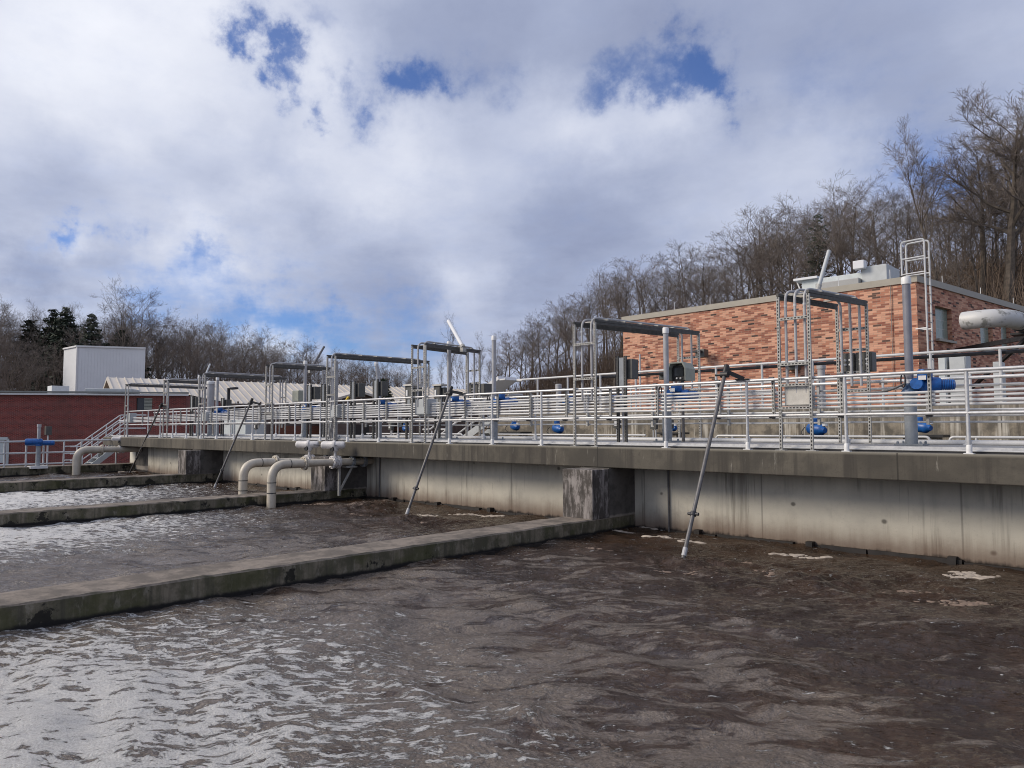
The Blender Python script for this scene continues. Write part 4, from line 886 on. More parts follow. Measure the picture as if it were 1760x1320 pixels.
for k in range(9):
    f = (k+.5)/9; m_ = MB(); x_ = -17.5-3.2*f; z_ = 2.5-1.65*f; m_.box(x_-.15, x_+.15, 17.23, 17.97, z_-.03, z_+.01); m_.build('tread', 'grey', fs)

# small blue motors on pads
def small_motor(px, py, label, Y=16.0, s=1.0, f=1):
    q = atY(px, py, Y); x, y, z = q
    t = thing('pump_motor', (x, y, .8), label, 'motor', 'small blue pump motors behind the walkway')
    m_ = MB(); m_.lathe([(.09*s, -.2*s), (.11*s, -.17*s), (.11*s, .1*s), (.08*s, .14*s), (.05*s, .2*s)], (x, y, z), (f, -.5, -.12), 14); m_.build('motor_body', 'blue', t, smooth=True)
    m_ = MB(); m_.lathe([(.07*s, 0), (.07*s, .1*s), (.05*s, .12*s)], (x-f*.05*s, y, z+.09*s), n=12); m_.build('terminal_box', 'blue', t, smooth=True)
    m_ = MB(); m_.lathe([(.05*s, 0), (.05*s, .05*s)], (x+f*.16*s, y-.06, z+.06*s), n=10); m_.build('cap', 'cap', t)
    m_ = MB(); m_.box(x-.42*s, x+.42*s, y-.25, y+.25, z-.2*s, z-.15*s); m_.build('pad', 'black', t)
    m_ = MB(); m_.box(x-.3*s, x+.3*s, y-.2, y+.2, .8, z-.2*s); m_.build('plinth', 'c_far', t)
    m_ = MB(); m_.tube(arc([(x-f*.18*s, y-.15, z+.05), (x-f*.26*s, y-.2, z-.08), (x-f*.12*s, y-.2, z-.16)], .08), .01, 6); m_.build('cable', 'black', t)
small_motor(1585, 734, 'small blue motor behind the tallest stem cover, at the right')
small_motor(1405, 738, 'small blue motor under the pale panel box of the nearest frame', 15.8, 1.15)
small_motor(1156, 735, 'small blue motor half hidden behind the stem cover by the hooded display', 16.2, .8)
small_motor(960, 737, 'small blue motor on a black pad left of the wide frame before the brick building', 15.8, 1.15)
small_motor(886, 733, 'small blue motor on a black pad right of the far stair', 16.0, 1.05)
small_motor(697, 737, 'small blue motor before the brown siding, left of the far stair', 16.5, .9)
# local switch stands
for k, (px, py, Y) in enumerate(((1061, 728, 15.4), (1124, 729, 15.4), (1151, 728, 15.6), (440, 733, 15), (672, 733, 15))):
    q = atY(px, py, Y); lab = ['white and black switch stand left of the hooded display, first from the left', 'white and black switch stand just left of the stem cover by the hooded display', 'white and black switch stand just right of the stem cover by the hooded display', 'white switch stand seen through the railing left of the beige drop pipes', 'white switch stand seen through the railing before the brown siding'][k]
    t = thing('switch_stand', (q.x, Y, .8), lab, 'switch', 'switch stands behind the walkway')
    m_ = MB(); m_.box(q.x-.09, q.x+.09, Y-.05, Y+.05, q.z-.12, q.z+.14); m_.build('box', 'dkbox', t, bevel=.008)
    m_ = MB(); m_.box(q.x-.05, q.x+.03, Y-.06, Y-.051, q.z-.06, q.z+.06); m_.build('nameplate', 'cap', t)
    m_ = MB(); m_.tube(arc([(q.x-.02, Y, q.z-.1), (q.x-.02, Y, 1.3), (q.x+.03, Y, .8)], .1), .018, 8); m_.tube([(q.x+.05, Y, q.z-.1), (q.x+.05, Y, .8)], .018, 8); m_.build('conduit', 'conduit', t)
# valve posts on the platform (white capped pipes)
for px, py, lab in ((960, 668, 'grey capped pipe on the raised platform beside a small blue actuator'), (1411, 630, 'slim white capped pipe on the raised platform behind the nearest frame')):
    q = atY(px, py-8, 18.8); m_ = MB(); m_.lathe([(.09, 2.48-q.z), (.09, -.18), (.11, -.18), (.11, -.02), (.08, 0)], q, n=12); tag(m_.build('capped_pipe', 'greypvc', smooth=True), lab, 'pipe')
for px, py, lab in ((980, 690, 'blue actuator on the raised platform left of the wide frame'), (1064, 686, 'blue actuator on the raised platform behind the dark control box at the brick corner')):
    q = atY(px, py, 18.9); t = thing('gate_actuator', (q.x, q.y, 2.48), lab, 'actuator', 'blue gate actuators on the raised platform')
    m_ = MB(); m_.lathe([(.11, -.25), (.13, -.2), (.13, .2), (.09, .25)], q, (1, .3, 0), 12); m_.lathe([(.1, 0), (.1, .2)], q, n=10); m_.build('actuator_body', 'blue', t, smooth=True)
    m_ = MB(); m_.tube([(q.x, q.y, 2.48), (q.x, q.y, q.z)], .08, 10); m_.build('pedestal', 'pedestal', t)

# ------------------------------------------------------------------ orange brick building
YB = 26.0
pc = atY(1574.5, 484, YB); zc_t = atY(1574.5, 473, YB).z; zb_t = pc.z
dirR = Vector((.1249, .9922, 0)).normalized(); dirL = Vector((-.9986, .0522, 0)).normalized()
pl = atY(1070, 545, YB+.6); Llen = (Vector((pl.x, pl.y, 0))-Vector((pc.x, pc.y, 0))).length; Rlen = 26.
bt = thing('brick_building', (pc.x, pc.y, -.2), 'orange brick building with scattered black bricks and a tan roof edge', 'building')
c0 = Vector((pc.x, pc.y, 0)); c1 = c0+dirL*Llen; c2 = c0+dirR*Rlen; c3 = c1+dirR*Rlen
WIN = []
def wall_with_windows(a, b, z0, z1, wins, name, m, parent):
    d = (b-a); L = d.length; d.normalize(); us = sorted(set([0, L]+[w_[0] for w_ in wins]+[w_[1] for w_ in wins])); zs_ = sorted(set([z0, z1]+[w_[2] for w_ in wins]+[w_[3] for w_ in wins]))
    m_ = MB()
    for i in range(len(us)-1):
        for j in range(len(zs_)-1):
            um, zm = (us[i]+us[i+1])/2, (zs_[j]+zs_[j+1])/2
            if any(w_[0] < um < w_[1] and w_[2] < zm < w_[3] for w_ in wins): continue
            p = [a+d*us[i], a+d*us[i+1]]
            m_.add([(p[0].x, p[0].y, zs_[j]), (p[1].x, p[1].y, zs_[j]), (p[1].x, p[1].y, zs_[j+1]), (p[0].x, p[0].y, zs_[j+1])], [(0, 1, 2, 3)])
    nrm_ = Vector((d.y, -d.x, 0))
    for u0, u1, w0, w1 in wins:     # reveals
        for (ua, ub, za, zb2) in ((u0, u0, w0, w1), (u1, u1, w0, w1), (u0, u1, w0, w0), (u0, u1, w1, w1)):
            pA, pB = a+d*ua, a+d*ub; iA, iB = pA-nrm_*.2, pB-nrm_*.2
            if ua == ub: m_.add([(pA.x, pA.y, za), (pA.x, pA.y, zb2), (iA.x, iA.y, zb2), (iA.x, iA.y, za)], [(0, 1, 2, 3)])
            else: m_.add([(pA.x, pA.y, za), (pB.x, pB.y, za), (iB.x, iB.y, za), (iA.x, iA.y, za)], [(0, 1, 2, 3)])
    return m_.build(name, m, parent)
# windows on the right face
def onR(px, py):   # where a pixel ray meets the right face
    d = ray(px, py); n_ = Vector((dirR.y, -dirR.x, 0)); t_ = (c0-EYEP).dot(n_)/d.dot(n_); q = EYEP+d*t_; return ((q-c0).dot(dirR), q.z)
wins = []
for pxa, pya, pxb, pyb in ((1607, 525, 1637, 575), (1684, 548, 1707, 588), (1720, 552, 1738, 592)):
    a_, b_ = onR(pxa, pya), onR(pxb, pyb); wins.append((a_[0], b_[0], a_[1]-1.12, a_[1]))
wall_with_windows(c0, c2, -.2, zb_t, wins, 'wall', 'brick', bt)
wall_with_windows(c1, c0, -.2, zb_t, [], 'wall', 'brick', bt)
m_ = MB(); m_.add([tuple(c1)[:2]+(-.2,), tuple(c3)[:2]+(-.2,), tuple(c3)[:2]+(zb_t,), tuple(c1)[:2]+(zb_t,)], [(0, 1, 2, 3)]); m_.add([tuple(c3)[:2]+(-.2,), tuple(c2)[:2]+(-.2,), tuple(c2)[:2]+(zb_t,), tuple(c3)[:2]+(zb_t,)], [(0, 1, 2, 3)]); m_.build('wall', 'brick', bt)
m_ = MB(); o1 = .05; nL = Vector((dirL.y, -dirL.x, 0)); nL = nL if nL.y < 0 else -nL; nR = Vector((dirR.y, -dirR.x, 0))
def ring(off): return [c0+nL*off+nR*off, c1+nL*off-nR*off, c3-nL*off-nR*off, c2-nL*off+nR*off]
ro_, ri_ = ring(o1), ring(-.25)
for k in range(4):
    a, b, ai, bi = ro_[k], ro_[(k+1) % 4], ri_[k], ri_[(k+1) % 4]
    for A, B, zA, zB in ((a, b, zb_t-.01, zc_t),):
        m_.add([(A.x, A.y, zA), (B.x, B.y, zA), (B.x, B.y, zB), (A.x, A.y, zB)], [(0, 1, 2, 3)])
    m_.add([(a.x, a.y, zc_t), (b.x, b.y, zc_t), (bi.x, bi.y, zc_t-.02), (ai.x, ai.y, zc_t-.02)], [(0, 1, 2, 3)])
    m_.add([(a.x, a.y, zb_t-.01), (b.x, b.y, zb_t-.01), (bi.x, bi.y, zb_t-.01), (ai.x, ai.y, zb_t-.01)], [(0, 1, 2, 3)])
m_.build('coping', 'tan', bt)
m_ = MB(); m_.add([(q.x, q.y, zc_t-.12) for q in ri_], [(0, 1, 2, 3)]); m_.build('roof', 'slate', bt)
for u0, u1, w0, w1 in wins:
    m_ = MB(); a, b = c0+dirR*u0-nR*.15, c0+dirR*u1-nR*.15; m_.add([(a.x, a.y, w0), (b.x, b.y, w0), (b.x, b.y, w1), (a.x, a.y, w1)], [(0, 1, 2, 3)]); wn_ = m_.build('window', 'glassblock', bt)
    m_ = MB(); a2, b2 = c0+dirR*(u0-.05)+nR*.02, c0+dirR*(u1+.05)+nR*.02; m_.obox((a2.x, a2.y, w0-.04), (b2.x, b2.y, w0-.04), .2, .08); m_.build('sill', 'tan', wn_)
for k in range(7):
    p = c1+dirL*-(Llen*(k+.5)/7); p += -nL*.2; m_ = MB(); m_.tube([(p.x, p.y, zc_t), (p.x, p.y, zc_t+.35)], .012, 6); m_.build('lightning_rod', 'cap', bt)
for k in range(6):
    p = c0+dirR*(2.6+3.5*k)-nR*.2; m_ = MB(); m_.tube([(p.x, p.y, zc_t), (p.x, p.y, zc_t+.35)], .012, 6); m_.build('lightning_rod', 'cap', bt)
m_ = MB(); p = c0+dirL*.0+dirR*.0
for px in (1532,):
    q = atY(px, 540, YB); m_.box(q.x-.006, q.x+.006, YB-.02, YB+.01, -.2, zb_t-.02)
m_.build('joint', 'slate', bt)
# wall lights
for px, py, lab in ((1208, 608, 'dark wall lamp on the brick wall at the right post of the wide frame'), (1365, 629, 'dark wall lamp on the brick wall behind the nearest frame'), (1145, 646, 'dark wall lamp on the brick wall behind the hooded display')):
    q = atY(px, py, YB+.1); t = thing('wall_lamp', (q.x, YB, q.z), lab, 'lamp', 'dark wall lamps on the orange brick wall')
    m_ = MB(); m_.box(q.x-.2, q.x+.2, YB-.15, YB+.2, q.z-.16, q.z+.16); m_.build('housing', 'dkbox', t, bevel=.02)
    m_ = MB(); m_.box(q.x-.16, q.x+.12, YB-.4, YB-.152, q.z+.02, q.z+.1); m_.build('visor', 'steel_dark', t)
m_ = MB(); q = atY(1093, 620, YB); m_.tube([(q.x, YB+.3, -.1), (q.x, YB+.3, q.z+.3)], .04, 8); tag(m_.build('wall_conduit', 'conduit'), 'pale vertical conduit on the left part of the orange brick wall', 'pipe')
# roof ladder
lt = thing('roof_ladder', tuple(c0), 'white roof ladder with a guard cage at the corner of the brick building', 'ladder')
def offR(u, off): p = c0+dirR*u+nR*off; return Vector((p.x, p.y, 0))
def uR(px, off):
    return min(np.arange(-.2, 3, .01), key=lambda u: abs(880+F_PX*((offR(u, off)+Vector((0, 0, 5))-EYEP).dot(RT)/(offR(u, off)+Vector((0, 0, 5))-EYEP).dot(FW))-px))
ul0, ul1 = uR(1594, .35), uR(1602, .35)
l0, l1 = offR(ul0, .35), offR(ul1, .35)
ztop_l = zc_t+.05
for q in (l0, l1):
    m_ = MB(); m_.tube([(q.x, q.y, .2), (q.x, q.y, ztop_l)], .03, 8); m_.build('side_rail', 'conduit', lt, smooth=True)
m_ = MB()
for k in range(22): z_ = .6+.3*k; (m_.tube([(l0.x, l0.y, z_), (l1.x, l1.y, z_)], .014, 6) if z_ < ztop_l else 0)
m_.build('rung', 'galv', lt)
for z_ in (1.6, 3.4, 5.2):
    for q in (l0, l1): e_ = q-nR*.34; m_ = MB(); m_.obox((q.x, q.y, z_), (e_.x, e_.y, z_), .06, .04); m_.build('wall_bracket', 'cap', lt)
for k, u in enumerate((ul0, ul1)):
    m_ = MB(); a = offR(u, .35); b = offR(u, -.36); z_ = zc_t
    m_.tube(arc([(a.x, a.y, z_+.0), (a.x, a.y, z_+1.12), (b.x, b.y, z_+1.12), (b.x, b.y, z_+.02)], .12), .028, 8); m_.tube([(a.x, a.y, z_+.55), (b.x, b.y, z_+.55)], .024, 8); m_.tube([(a.x, a.y, z_+.05), (b.x, b.y, z_+.05)], .024, 8); m_.build('guard', 'conduit', lt, smooth=True)
# roof plant
pA = atY(1384, 478, 33); pB = atY(1520, 470, 33); hz = zc_t-.12
t = thing('roof_unit', (pA.x, 33, hz), 'pale grey air unit with a white cowl on the flat brick roof', 'air unit')
zt_ = atY(1440, 477, 33).z
m_ = MB(); m_.box(pA.x, pB.x-.1, 32.6, 34.6, hz+.25, zt_); m_.build('duct', 'hvac', t, bevel=.02)
m_ = MB(); m_.box(pA.x-.3, pB.x-2.6, 32.4, 34.8, zt_+.002, zt_+.1); m_.build('cover', 'white', t)
m_ = MB(); m_.box(pB.x-.75, pB.x+.25, 32.5, 34.2, hz+.1, zt_+.2); m_.build('cabinet', 'grey', t, bevel=.02)
m_ = MB(); m_.box(pB.x-1.0, pB.x-.55, 32.2, 32.55, zt_+.1, zt_+.45); m_.build('cowl', 'white', t, bevel=.02)
m_ = MB(); m_.box(pB.x-2.6, pB.x-.77, 32.2, 32.58, hz, zt_-.28); m_.build('foil_duct', 'plate', t, bevel=.03)
m_ = MB()
for k in range(6): m_.obox((pA.x+k*.9, 33, hz), (pA.x+k*.9, 33, hz+.25), .08, .08)
m_.build('leg', 'galv', t)
m_ = MB(); m_.obox((pA.x-.25, 32.7, zt_), (pA.x+.35, 32.7, hz+.05), .05, .05); m_.build('strut', 'cap', t)
# weathered duct
dctr = [(1656, 550, 20.9), (1690, 548, 20.5), (1725, 547, 20.4), (1752, 549, 21.0), (1775, 553, 23.2)]
pts = [atD(a, b, c_) for a, b, c_ in dctr]; zz_ = pts[1].z
pts = [Vector((p.x, p.y, zz_)) for p in pts]; sp = []
for k in range(len(pts)-1):
    for f in np.linspace(0, 1, 5)[:-1]:
        p_1 = pts[max(k-1, 0)]; p_2 = pts[k]; p_3 = pts[k+1]; p_4 = pts[min(k+2, len(pts)-1)]
        sp.append(.5*((2*p_2)+(-p_1+p_3)*f+(2*p_1-5*p_2+4*p_3-p_4)*f*f+(-p_1+3*p_2-3*p_3+p_4)*f**3))
sp.append(pts[-1])
t = thing('exhaust_duct', tuple(sp[0]), 'large weathered white exhaust duct with an elbow on a black bracket, beside the brick building', 'duct')
m_ = MB(); m_.tube(sp, .255, 22, caps=False); m_.tube([sp[0].lerp(sp[1], .5)]+sp[1:], .24, 22, caps=True); m_.build('tube', 'duct', t, smooth=True)
m_ = MB(); d_ = (sp[-4]-sp[-5]).normalized()
for i_ in (12,): m_.lathe([(.29, -.03), (.29, .03)], sp[i_], (sp[i_+1]-sp[i_-1]).normalized(), 22)
m_.build('joint_ring', 'steel_dark', t)
a_ = sp[13]; m_ = MB(); w_ = c0+dirR*3.0; m_.obox((a_.x+.25, a_.y+.2, zz_-.36), (w_.x, w_.y, zz_-.36), .12, .14); b_ = atD(1690, 640, 24); m_.obox((a_.x+.1, a_.y, zz_-.4), (w_.x+.02, w_.y-.1, zz_-2.1), .09, .09); m_.box(a_.x-.3, a_.x+.4, a_.y-.25, a_.y+.35, zz_-.33, zz_-.27); m_.build('bracket', 'steel_dark', t)
# cabinets at the foot of the right face
for k, (pxa, pxb, py, mm, lab) in enumerate(((1612, 1626, 610, 'hvac', 'narrow pale grey cabinet right of the roof ladder, before the brick wall'), (1631, 1660, 612, 'grey', 'wide grey electrical cabinet before the brick wall'), (1706, 1720, 622, 'grey', 'small grey cabinet under the duct bracket'))):
    a, b = atY(pxa, py, 21.5), atY(pxb, py, 21.5); t = thing('electrical_cabinet', (a.x, 21.5, 2.48), lab, 'cabinet')
    m_ = MB(); m_.box(a.x, b.x, 21.5, 22.0, 2.48, a.z); m_.build('body', mm, t, bevel=.015)
    m_ = MB(); m_.box(a.x+.03, b.x-.03, 21.48, 21.498, 2.6, a.z-.05); m_.build('door', mm, t)

# ------------------------------------------------------------------ left buildings
# red brick building
rc = atD(320, 675, 46); dR = Vector((-.556, -.831, 0)).normalized(); zr_t = rc.z
rb = thing('brick_building', (rc.x, rc.y, -.2), 'low red brick building with a flat grey roof edge at the far left', 'building')
r0 = Vector((rc.x, rc.y, 0)); r1 = r0+dR*30; nb = Vector((-dR.y, dR.x, 0)); nb = nb if nb.dot(FW) > 0 else -nb
def onW(px, py, base, d):
    n_ = Vector((d.y, -d.x, 0)); r_ = ray(px, py); t_ = (base-EYEP).dot(n_)/r_.dot(n_); q = EYEP+r_*t_; return (q-base).dot(d), q.z
zbt = onW(160, 679, r0, dR)[1]
wA, wB = onW(262, 684, r0, dR), onW(234, 706, r0, dR); dA, dB = onW(11, 754, r0, dR), onW(-10, 800, r0, dR)
lo_, hi_ = min(wA[0], wB[0]), max(wA[0], wB[0]); dl, dh = min(dA[0], dB[0]), max(dA[0], dB[0])
def flatwall(a, b, z0, z1, m_): m_.add([(a.x, a.y, z0), (b.x, b.y, z0), (b.x, b.y, z1), (a.x, a.y, z1)], [(0, 1, 2, 3)])
wall_with_windows(r1, r0, -.2, zbt, [(30-hi_, 30-lo_, wB[1], wA[1])], 'wall', 'brickred', rb)
m_ = MB(); flatwall(r0, r0+nb*14, -.2, zbt, m_); flatwall(r1, r1+nb*14, -.2, zbt, m_); flatwall(r0+nb*14, r1+nb*14, -.2, zbt, m_); m_.build('wall', 'brickred', rb)
m_ = MB(); a, b = r0-dR*.15-nb*.12, r1-nb*.12; m_.obox((a.x, a.y, (zbt+zr_t)/2-.06), (b.x, b.y, (zbt+zr_t)/2-.06), .24, (zr_t-zbt)*.45+.02); m_.build('trim', 'cap', rb)
m_ = MB(); m_.obox((a.x, a.y, zr_t-.02), (b.x, b.y, zr_t-.02), .34, (zr_t-zbt)*.5); m_.build('coping', 'slate', rb)
m_ = MB(); e = [r0, r1, r1+nb*14, r0+nb*14]; m_.add([(q.x, q.y, zr_t-.1) for q in e], [(0, 1, 2, 3)]); m_.build('roof', 'slate', rb)
m_ = MB(); a, b = r0+dR*lo_+nb*.12, r0+dR*hi_+nb*.12; flatwall(a, b, wB[1], wA[1], m_); wn_ = m_.build('window', 'glassdark', rb)
m_ = MB()
for k in range(9):
    z_ = wB[1]+(wA[1]-wB[1])*(k+.5)/9; a2, b2 = r0+dR*lo_-nb*.01, r0+dR*((lo_+hi_)/2)-nb*.01; m_.obox((a2.x, a2.y, z_), (b2.x, b2.y, z_), .04, .06)
m_.build('louvre', 'olive', wn_)
m_ = MB(); a, b = r0+dR*(dl-.1)-nb*.05, r0+dR*(dh+2)-nb*.05; zd = dA[1]; m_.obox((a.x, a.y, zd), (b.x, b.y, zd), .12, .18); m_.obox((a.x, a.y, -.1), (a.x, a.y, zd), .12, .12); m_.build('door_frame', 'hvac', rb)
m_ = MB(); a, b = r0+dR*(dl+.1)-nb*.03, r0+dR*(dh+2)-nb*.03; m_.obox((a.x, a.y, zd/2), (b.x, b.y, zd/2), .05, zd-.1); m_.build('door', 'hvac', rb)
m_ = MB(); q = r0+dR*onW(55, 668, r0, dR)[0]+nb*4; m_.box(q.x-.5, q.x+.5, q.y-.5, q.y+.5, zr_t-.1, zr_t+.55); m_.build('roof_vent', 'cap', rb)
q = r0+dR*onW(173, 672, r0, dR)[0]+nb*3; m_ = MB(); m_.obox((q.x-1.2*dR.x, q.y-1.2*dR.y, zr_t+.18), (q.x+1.6*dR.x, q.y+1.6*dR.y, zr_t+.18), 1.8, .3); m_.build('skylight', 'grey', rb, bevel=.05)
# white box building
wb = thing('white_building', tuple(atD(133, 700, 75)), 'tall plain white metal box building behind the red brick building', 'building')
a = atD(133, 595, 75); b = atD(110, 599, 77.5); c = atD(250, 599, 77); zt = a.z
A = Vector((a.x, a.y, 0)); B_ = Vector((b.x, b.y, 0)); Cc = Vector((c.x, c.y, 0)); D_ = B_+Cc-A
m_ = MB()
for p, q in ((B_, A), (A, Cc), (Cc, D_), (D_, B_)): flatwall(p, q, -.2, zt, m_)
m_.add([(q.x, q.y, zt) for q in (A, Cc, D_, B_)], [(0, 1, 2, 3)]); m_.build('wall', 'white', wb)
m_ = MB(); d_ = (Cc-A); L_ = d_.length; d_.normalize(); nn = Vector((d_.y, -d_.x, 0))
for k in range(22):
    p = A+d_*(L_*(k+.5)/22)+nn*.01; m_.obox((p.x, p.y, -.2), (p.x, p.y, zt-.1), .025, .03, (d_.x, d_.y, 0))
m_.build('panel_rib', 'white', wb)
m_ = MB()
for p, q in ((B_, A), (A, Cc)): m_.obox((p.x, p.y, zt), (q.x, q.y, zt), .25, .16)
m_.obox((A.x, A.y, 0), (A.x, A.y, zt), .16, .16); m_.build('edge_trim', 'cap', wb)
# long building with pale metal roof
g0 = atD(197, 649, 62); dr = Vector((.187, .982, 0)).normalized(); nf = Vector((dr.y, -dr.x, 0)); nf = nf if nf.dot(FW) < 0 else -nf
ridge_z = g0.z; HWD = 6.3; Lr = 62.
def roofpt(u, off, z): q = Vector((g0.x, g0.y, 0))+dr*u+nf*off; return (q.x, q.y, z)
def find_eave():
    # where the ray of an eave pixel meets the vertical plane of the eave
    base = Vector((g0.x, g0.y, 0))+nf*HWD; n_ = nf; r_ = ray(440, 694.5); t_ = (base-EYEP).dot(n_)/r_.dot(n_); return (EYEP+r_*t_).z
eave_z = find_eave()
lb = thing('long_building', roofpt(0, 0, -.2), 'long low building with a pale standing seam metal roof and brown siding', 'building')
m_ = MB()
for s in (1, -1):
    m_.add([roofpt(-.6, 0, ridge_z), roofpt(Lr, 0, ridge_z), roofpt(Lr, s*(HWD+.4), eave_z), roofpt(-.6, s*(HWD+.4), eave_z), roofpt(-.6, 0, ridge_z-.25), roofpt(Lr, 0, ridge_z-.25), roofpt(Lr, s*(HWD+.4), eave_z-.25), roofpt(-.6, s*(HWD+.4), eave_z-.25)], [(0, 1, 2, 3), (0, 3, 7, 4), (1, 5, 6, 2), (3, 2, 6, 7), (4, 7, 6, 5)])
for k in range(int(Lr/.62)):
    u = -.5+k*.62; m_.obox(roofpt(u, .02, ridge_z+.03), roofpt(u, HWD+.38, eave_z+.03), .07, .1)
rf = m_.build('roof', 'roofm', lb)
m_ = MB()
for k in range(60): u = k*.93; m_.obox(roofpt(u, HWD+.3, eave_z+.12), roofpt(u+.12, HWD+.3, eave_z+.12), .12, .14)
m_.build('snow_guard', 'siding', rf)
m_ = MB(); m_.obox(roofpt(-.6, HWD+.45, eave_z-.1), roofpt(Lr, HWD+.45, eave_z-.1), .14, .2); m_.build('gutter', 'siding', lb)
m_ = MB()
A_, B2 = Vector(roofpt(0, HWD, 0)), Vector(roofpt(Lr, HWD, 0)); flatwall(A_, B2, -.2, eave_z, m_)
for k in range(int(Lr/.4)): m_.obox(roofpt(k*.4, HWD+.02, -.2), roofpt(k*.4, HWD+.02, eave_z-.02), .05, .05, (dr.x, dr.y, 0))
m_.build('wall', 'siding', lb)
m_ = MB(); m_.add([roofpt(0, HWD, -.2), roofpt(0, -HWD, -.2), roofpt(0, -HWD, eave_z-.1), roofpt(0, 0, ridge_z-.2), roofpt(0, HWD, eave_z-.1)], [(0, 1, 2, 3, 4)])
for k in range(40): o_ = -HWD+.2+k*.45; m_.obox(roofpt(-.03, o_, -.2), roofpt(-.03, o_, ridge_z-.35-abs(o_)/HWD*(ridge_z-eave_z)), .05, .05, (nf.x, nf.y, 0))
m_.build('gable', 'gable', lb)
for o_ in (-.55, .45):
    m_ = MB(); a = roofpt(-.08, o_, ridge_z-1.6); m_.obox((a[0]-nf.x*.25, a[1]-nf.y*.25, a[2]), (a[0]+nf.x*.25, a[1]+nf.y*.25, a[2]), .08, .6); m_.build('gable_vent', 'siding', lb)
# cross gable with louvre and red brick entrance
ug = None
for u in np.arange(5, 50, .1):
    q = Vector(roofpt(u, HWD+2, 3)); d = q-EYEP; w_ = d.dot(FW); px_ = 880+F_PX*d.dot(RT)/w_
    if px_ > 617: ug = u; break
qg = Vector(roofpt(ug, HWD+2, 0)); dg = (qg-EYEP).dot(FW); zgp = EYE+(737-672)/F_PX*dg; zge = EYE+(737-693)/F_PX*dg
m_ = MB(); hw = 3.4
m_.add([roofpt(ug-hw, HWD+2, -.2), roofpt(ug+hw, HWD+2, -.2), roofpt(ug+hw, HWD+2, zge), roofpt(ug, HWD+2, zgp-.1), roofpt(ug-hw, HWD+2, zge)], [(0, 1, 2, 3, 4)])
for k in range(17): o_ = -hw+.2+k*.4; m_.obox(roofpt(ug+o_, HWD+2.03, zge-.6), roofpt(ug+o_, HWD+2.03, zgp-.15-abs(o_)/hw*(zgp-zge)), .05, .05, (dr.x, dr.y, 0))
m_.build('porch_gable', 'siding', lb)
m_ = MB()
for s in (1, -1): m_.add([roofpt(ug, HWD+2.5, zgp), roofpt(ug+s*(hw+.6), HWD+2.5, zge-.1), roofpt(ug+s*(hw+.6), HWD-5, zge-.1), roofpt(ug, HWD-5, zgp), roofpt(ug, HWD+2.5, zgp-.2), roofpt(ug+s*(hw+.6), HWD+2.5, zge-.3)], [(0, 1, 2, 3), (0, 4, 5, 1)])
m_.build('porch_roof', 'roofm', lb)
m_ = MB(); m_.obox(roofpt(ug-.5, HWD+2.06, zgp-1.05), roofpt(ug+.5, HWD+2.06, zgp-1.05), .06, .6); m_.build('gable_vent', 'gable', lb)
m_ = MB(); m_.obox(roofpt(ug-7.0, HWD+.15, 1.0), roofpt(ug+5.0, HWD+.15, 1.0), .12, 2.6); m_.build('brick_base', 'brickdoor', lb)
m_ = MB(); m_.obox(roofpt(ug-.9, HWD+2.1, 1.1), roofpt(ug+.9, HWD+2.1, 1.1), .1, 2.6); m_.build('door', 'glassdark', lb)
# street lamp
q = atD(393, 667, 40); t = thing('street_lamp', (q.x, q.y, -.1), 'black street lamp with one flat head before the pale metal roof', 'street lamp')
m_ = MB(); m_.obox((q.x, q.y, -.1), (q.x, q.y, q.z), .13, .13); m_.build('pole', 'steel_dark', t)
a = atD(396, 668, 40); b = atD(408, 667.5, 40); m_ = MB(); m_.obox((a.x, a.y, a.z), (b.x, b.y, a.z+.03), .35, .11); m_.build('lamp_head', 'steel_dark', t, bevel=.02)
for s, w_, lab in ((1, 20, 'pale grey tank seen through the railing below the street lamp'), (0, 16, 'pale grey tank seen through the railing right of the street lamp')):
    q = atY(390 if s else 413, 730, 16.5); m_ = MB(); m_.box(q.x-.55, q.x+.55, 16.5, 17.5, .4, q.z+.25); tag(m_.build('equipment_cabinet', 'hvac', bevel=.03), lab, 'cabinet')

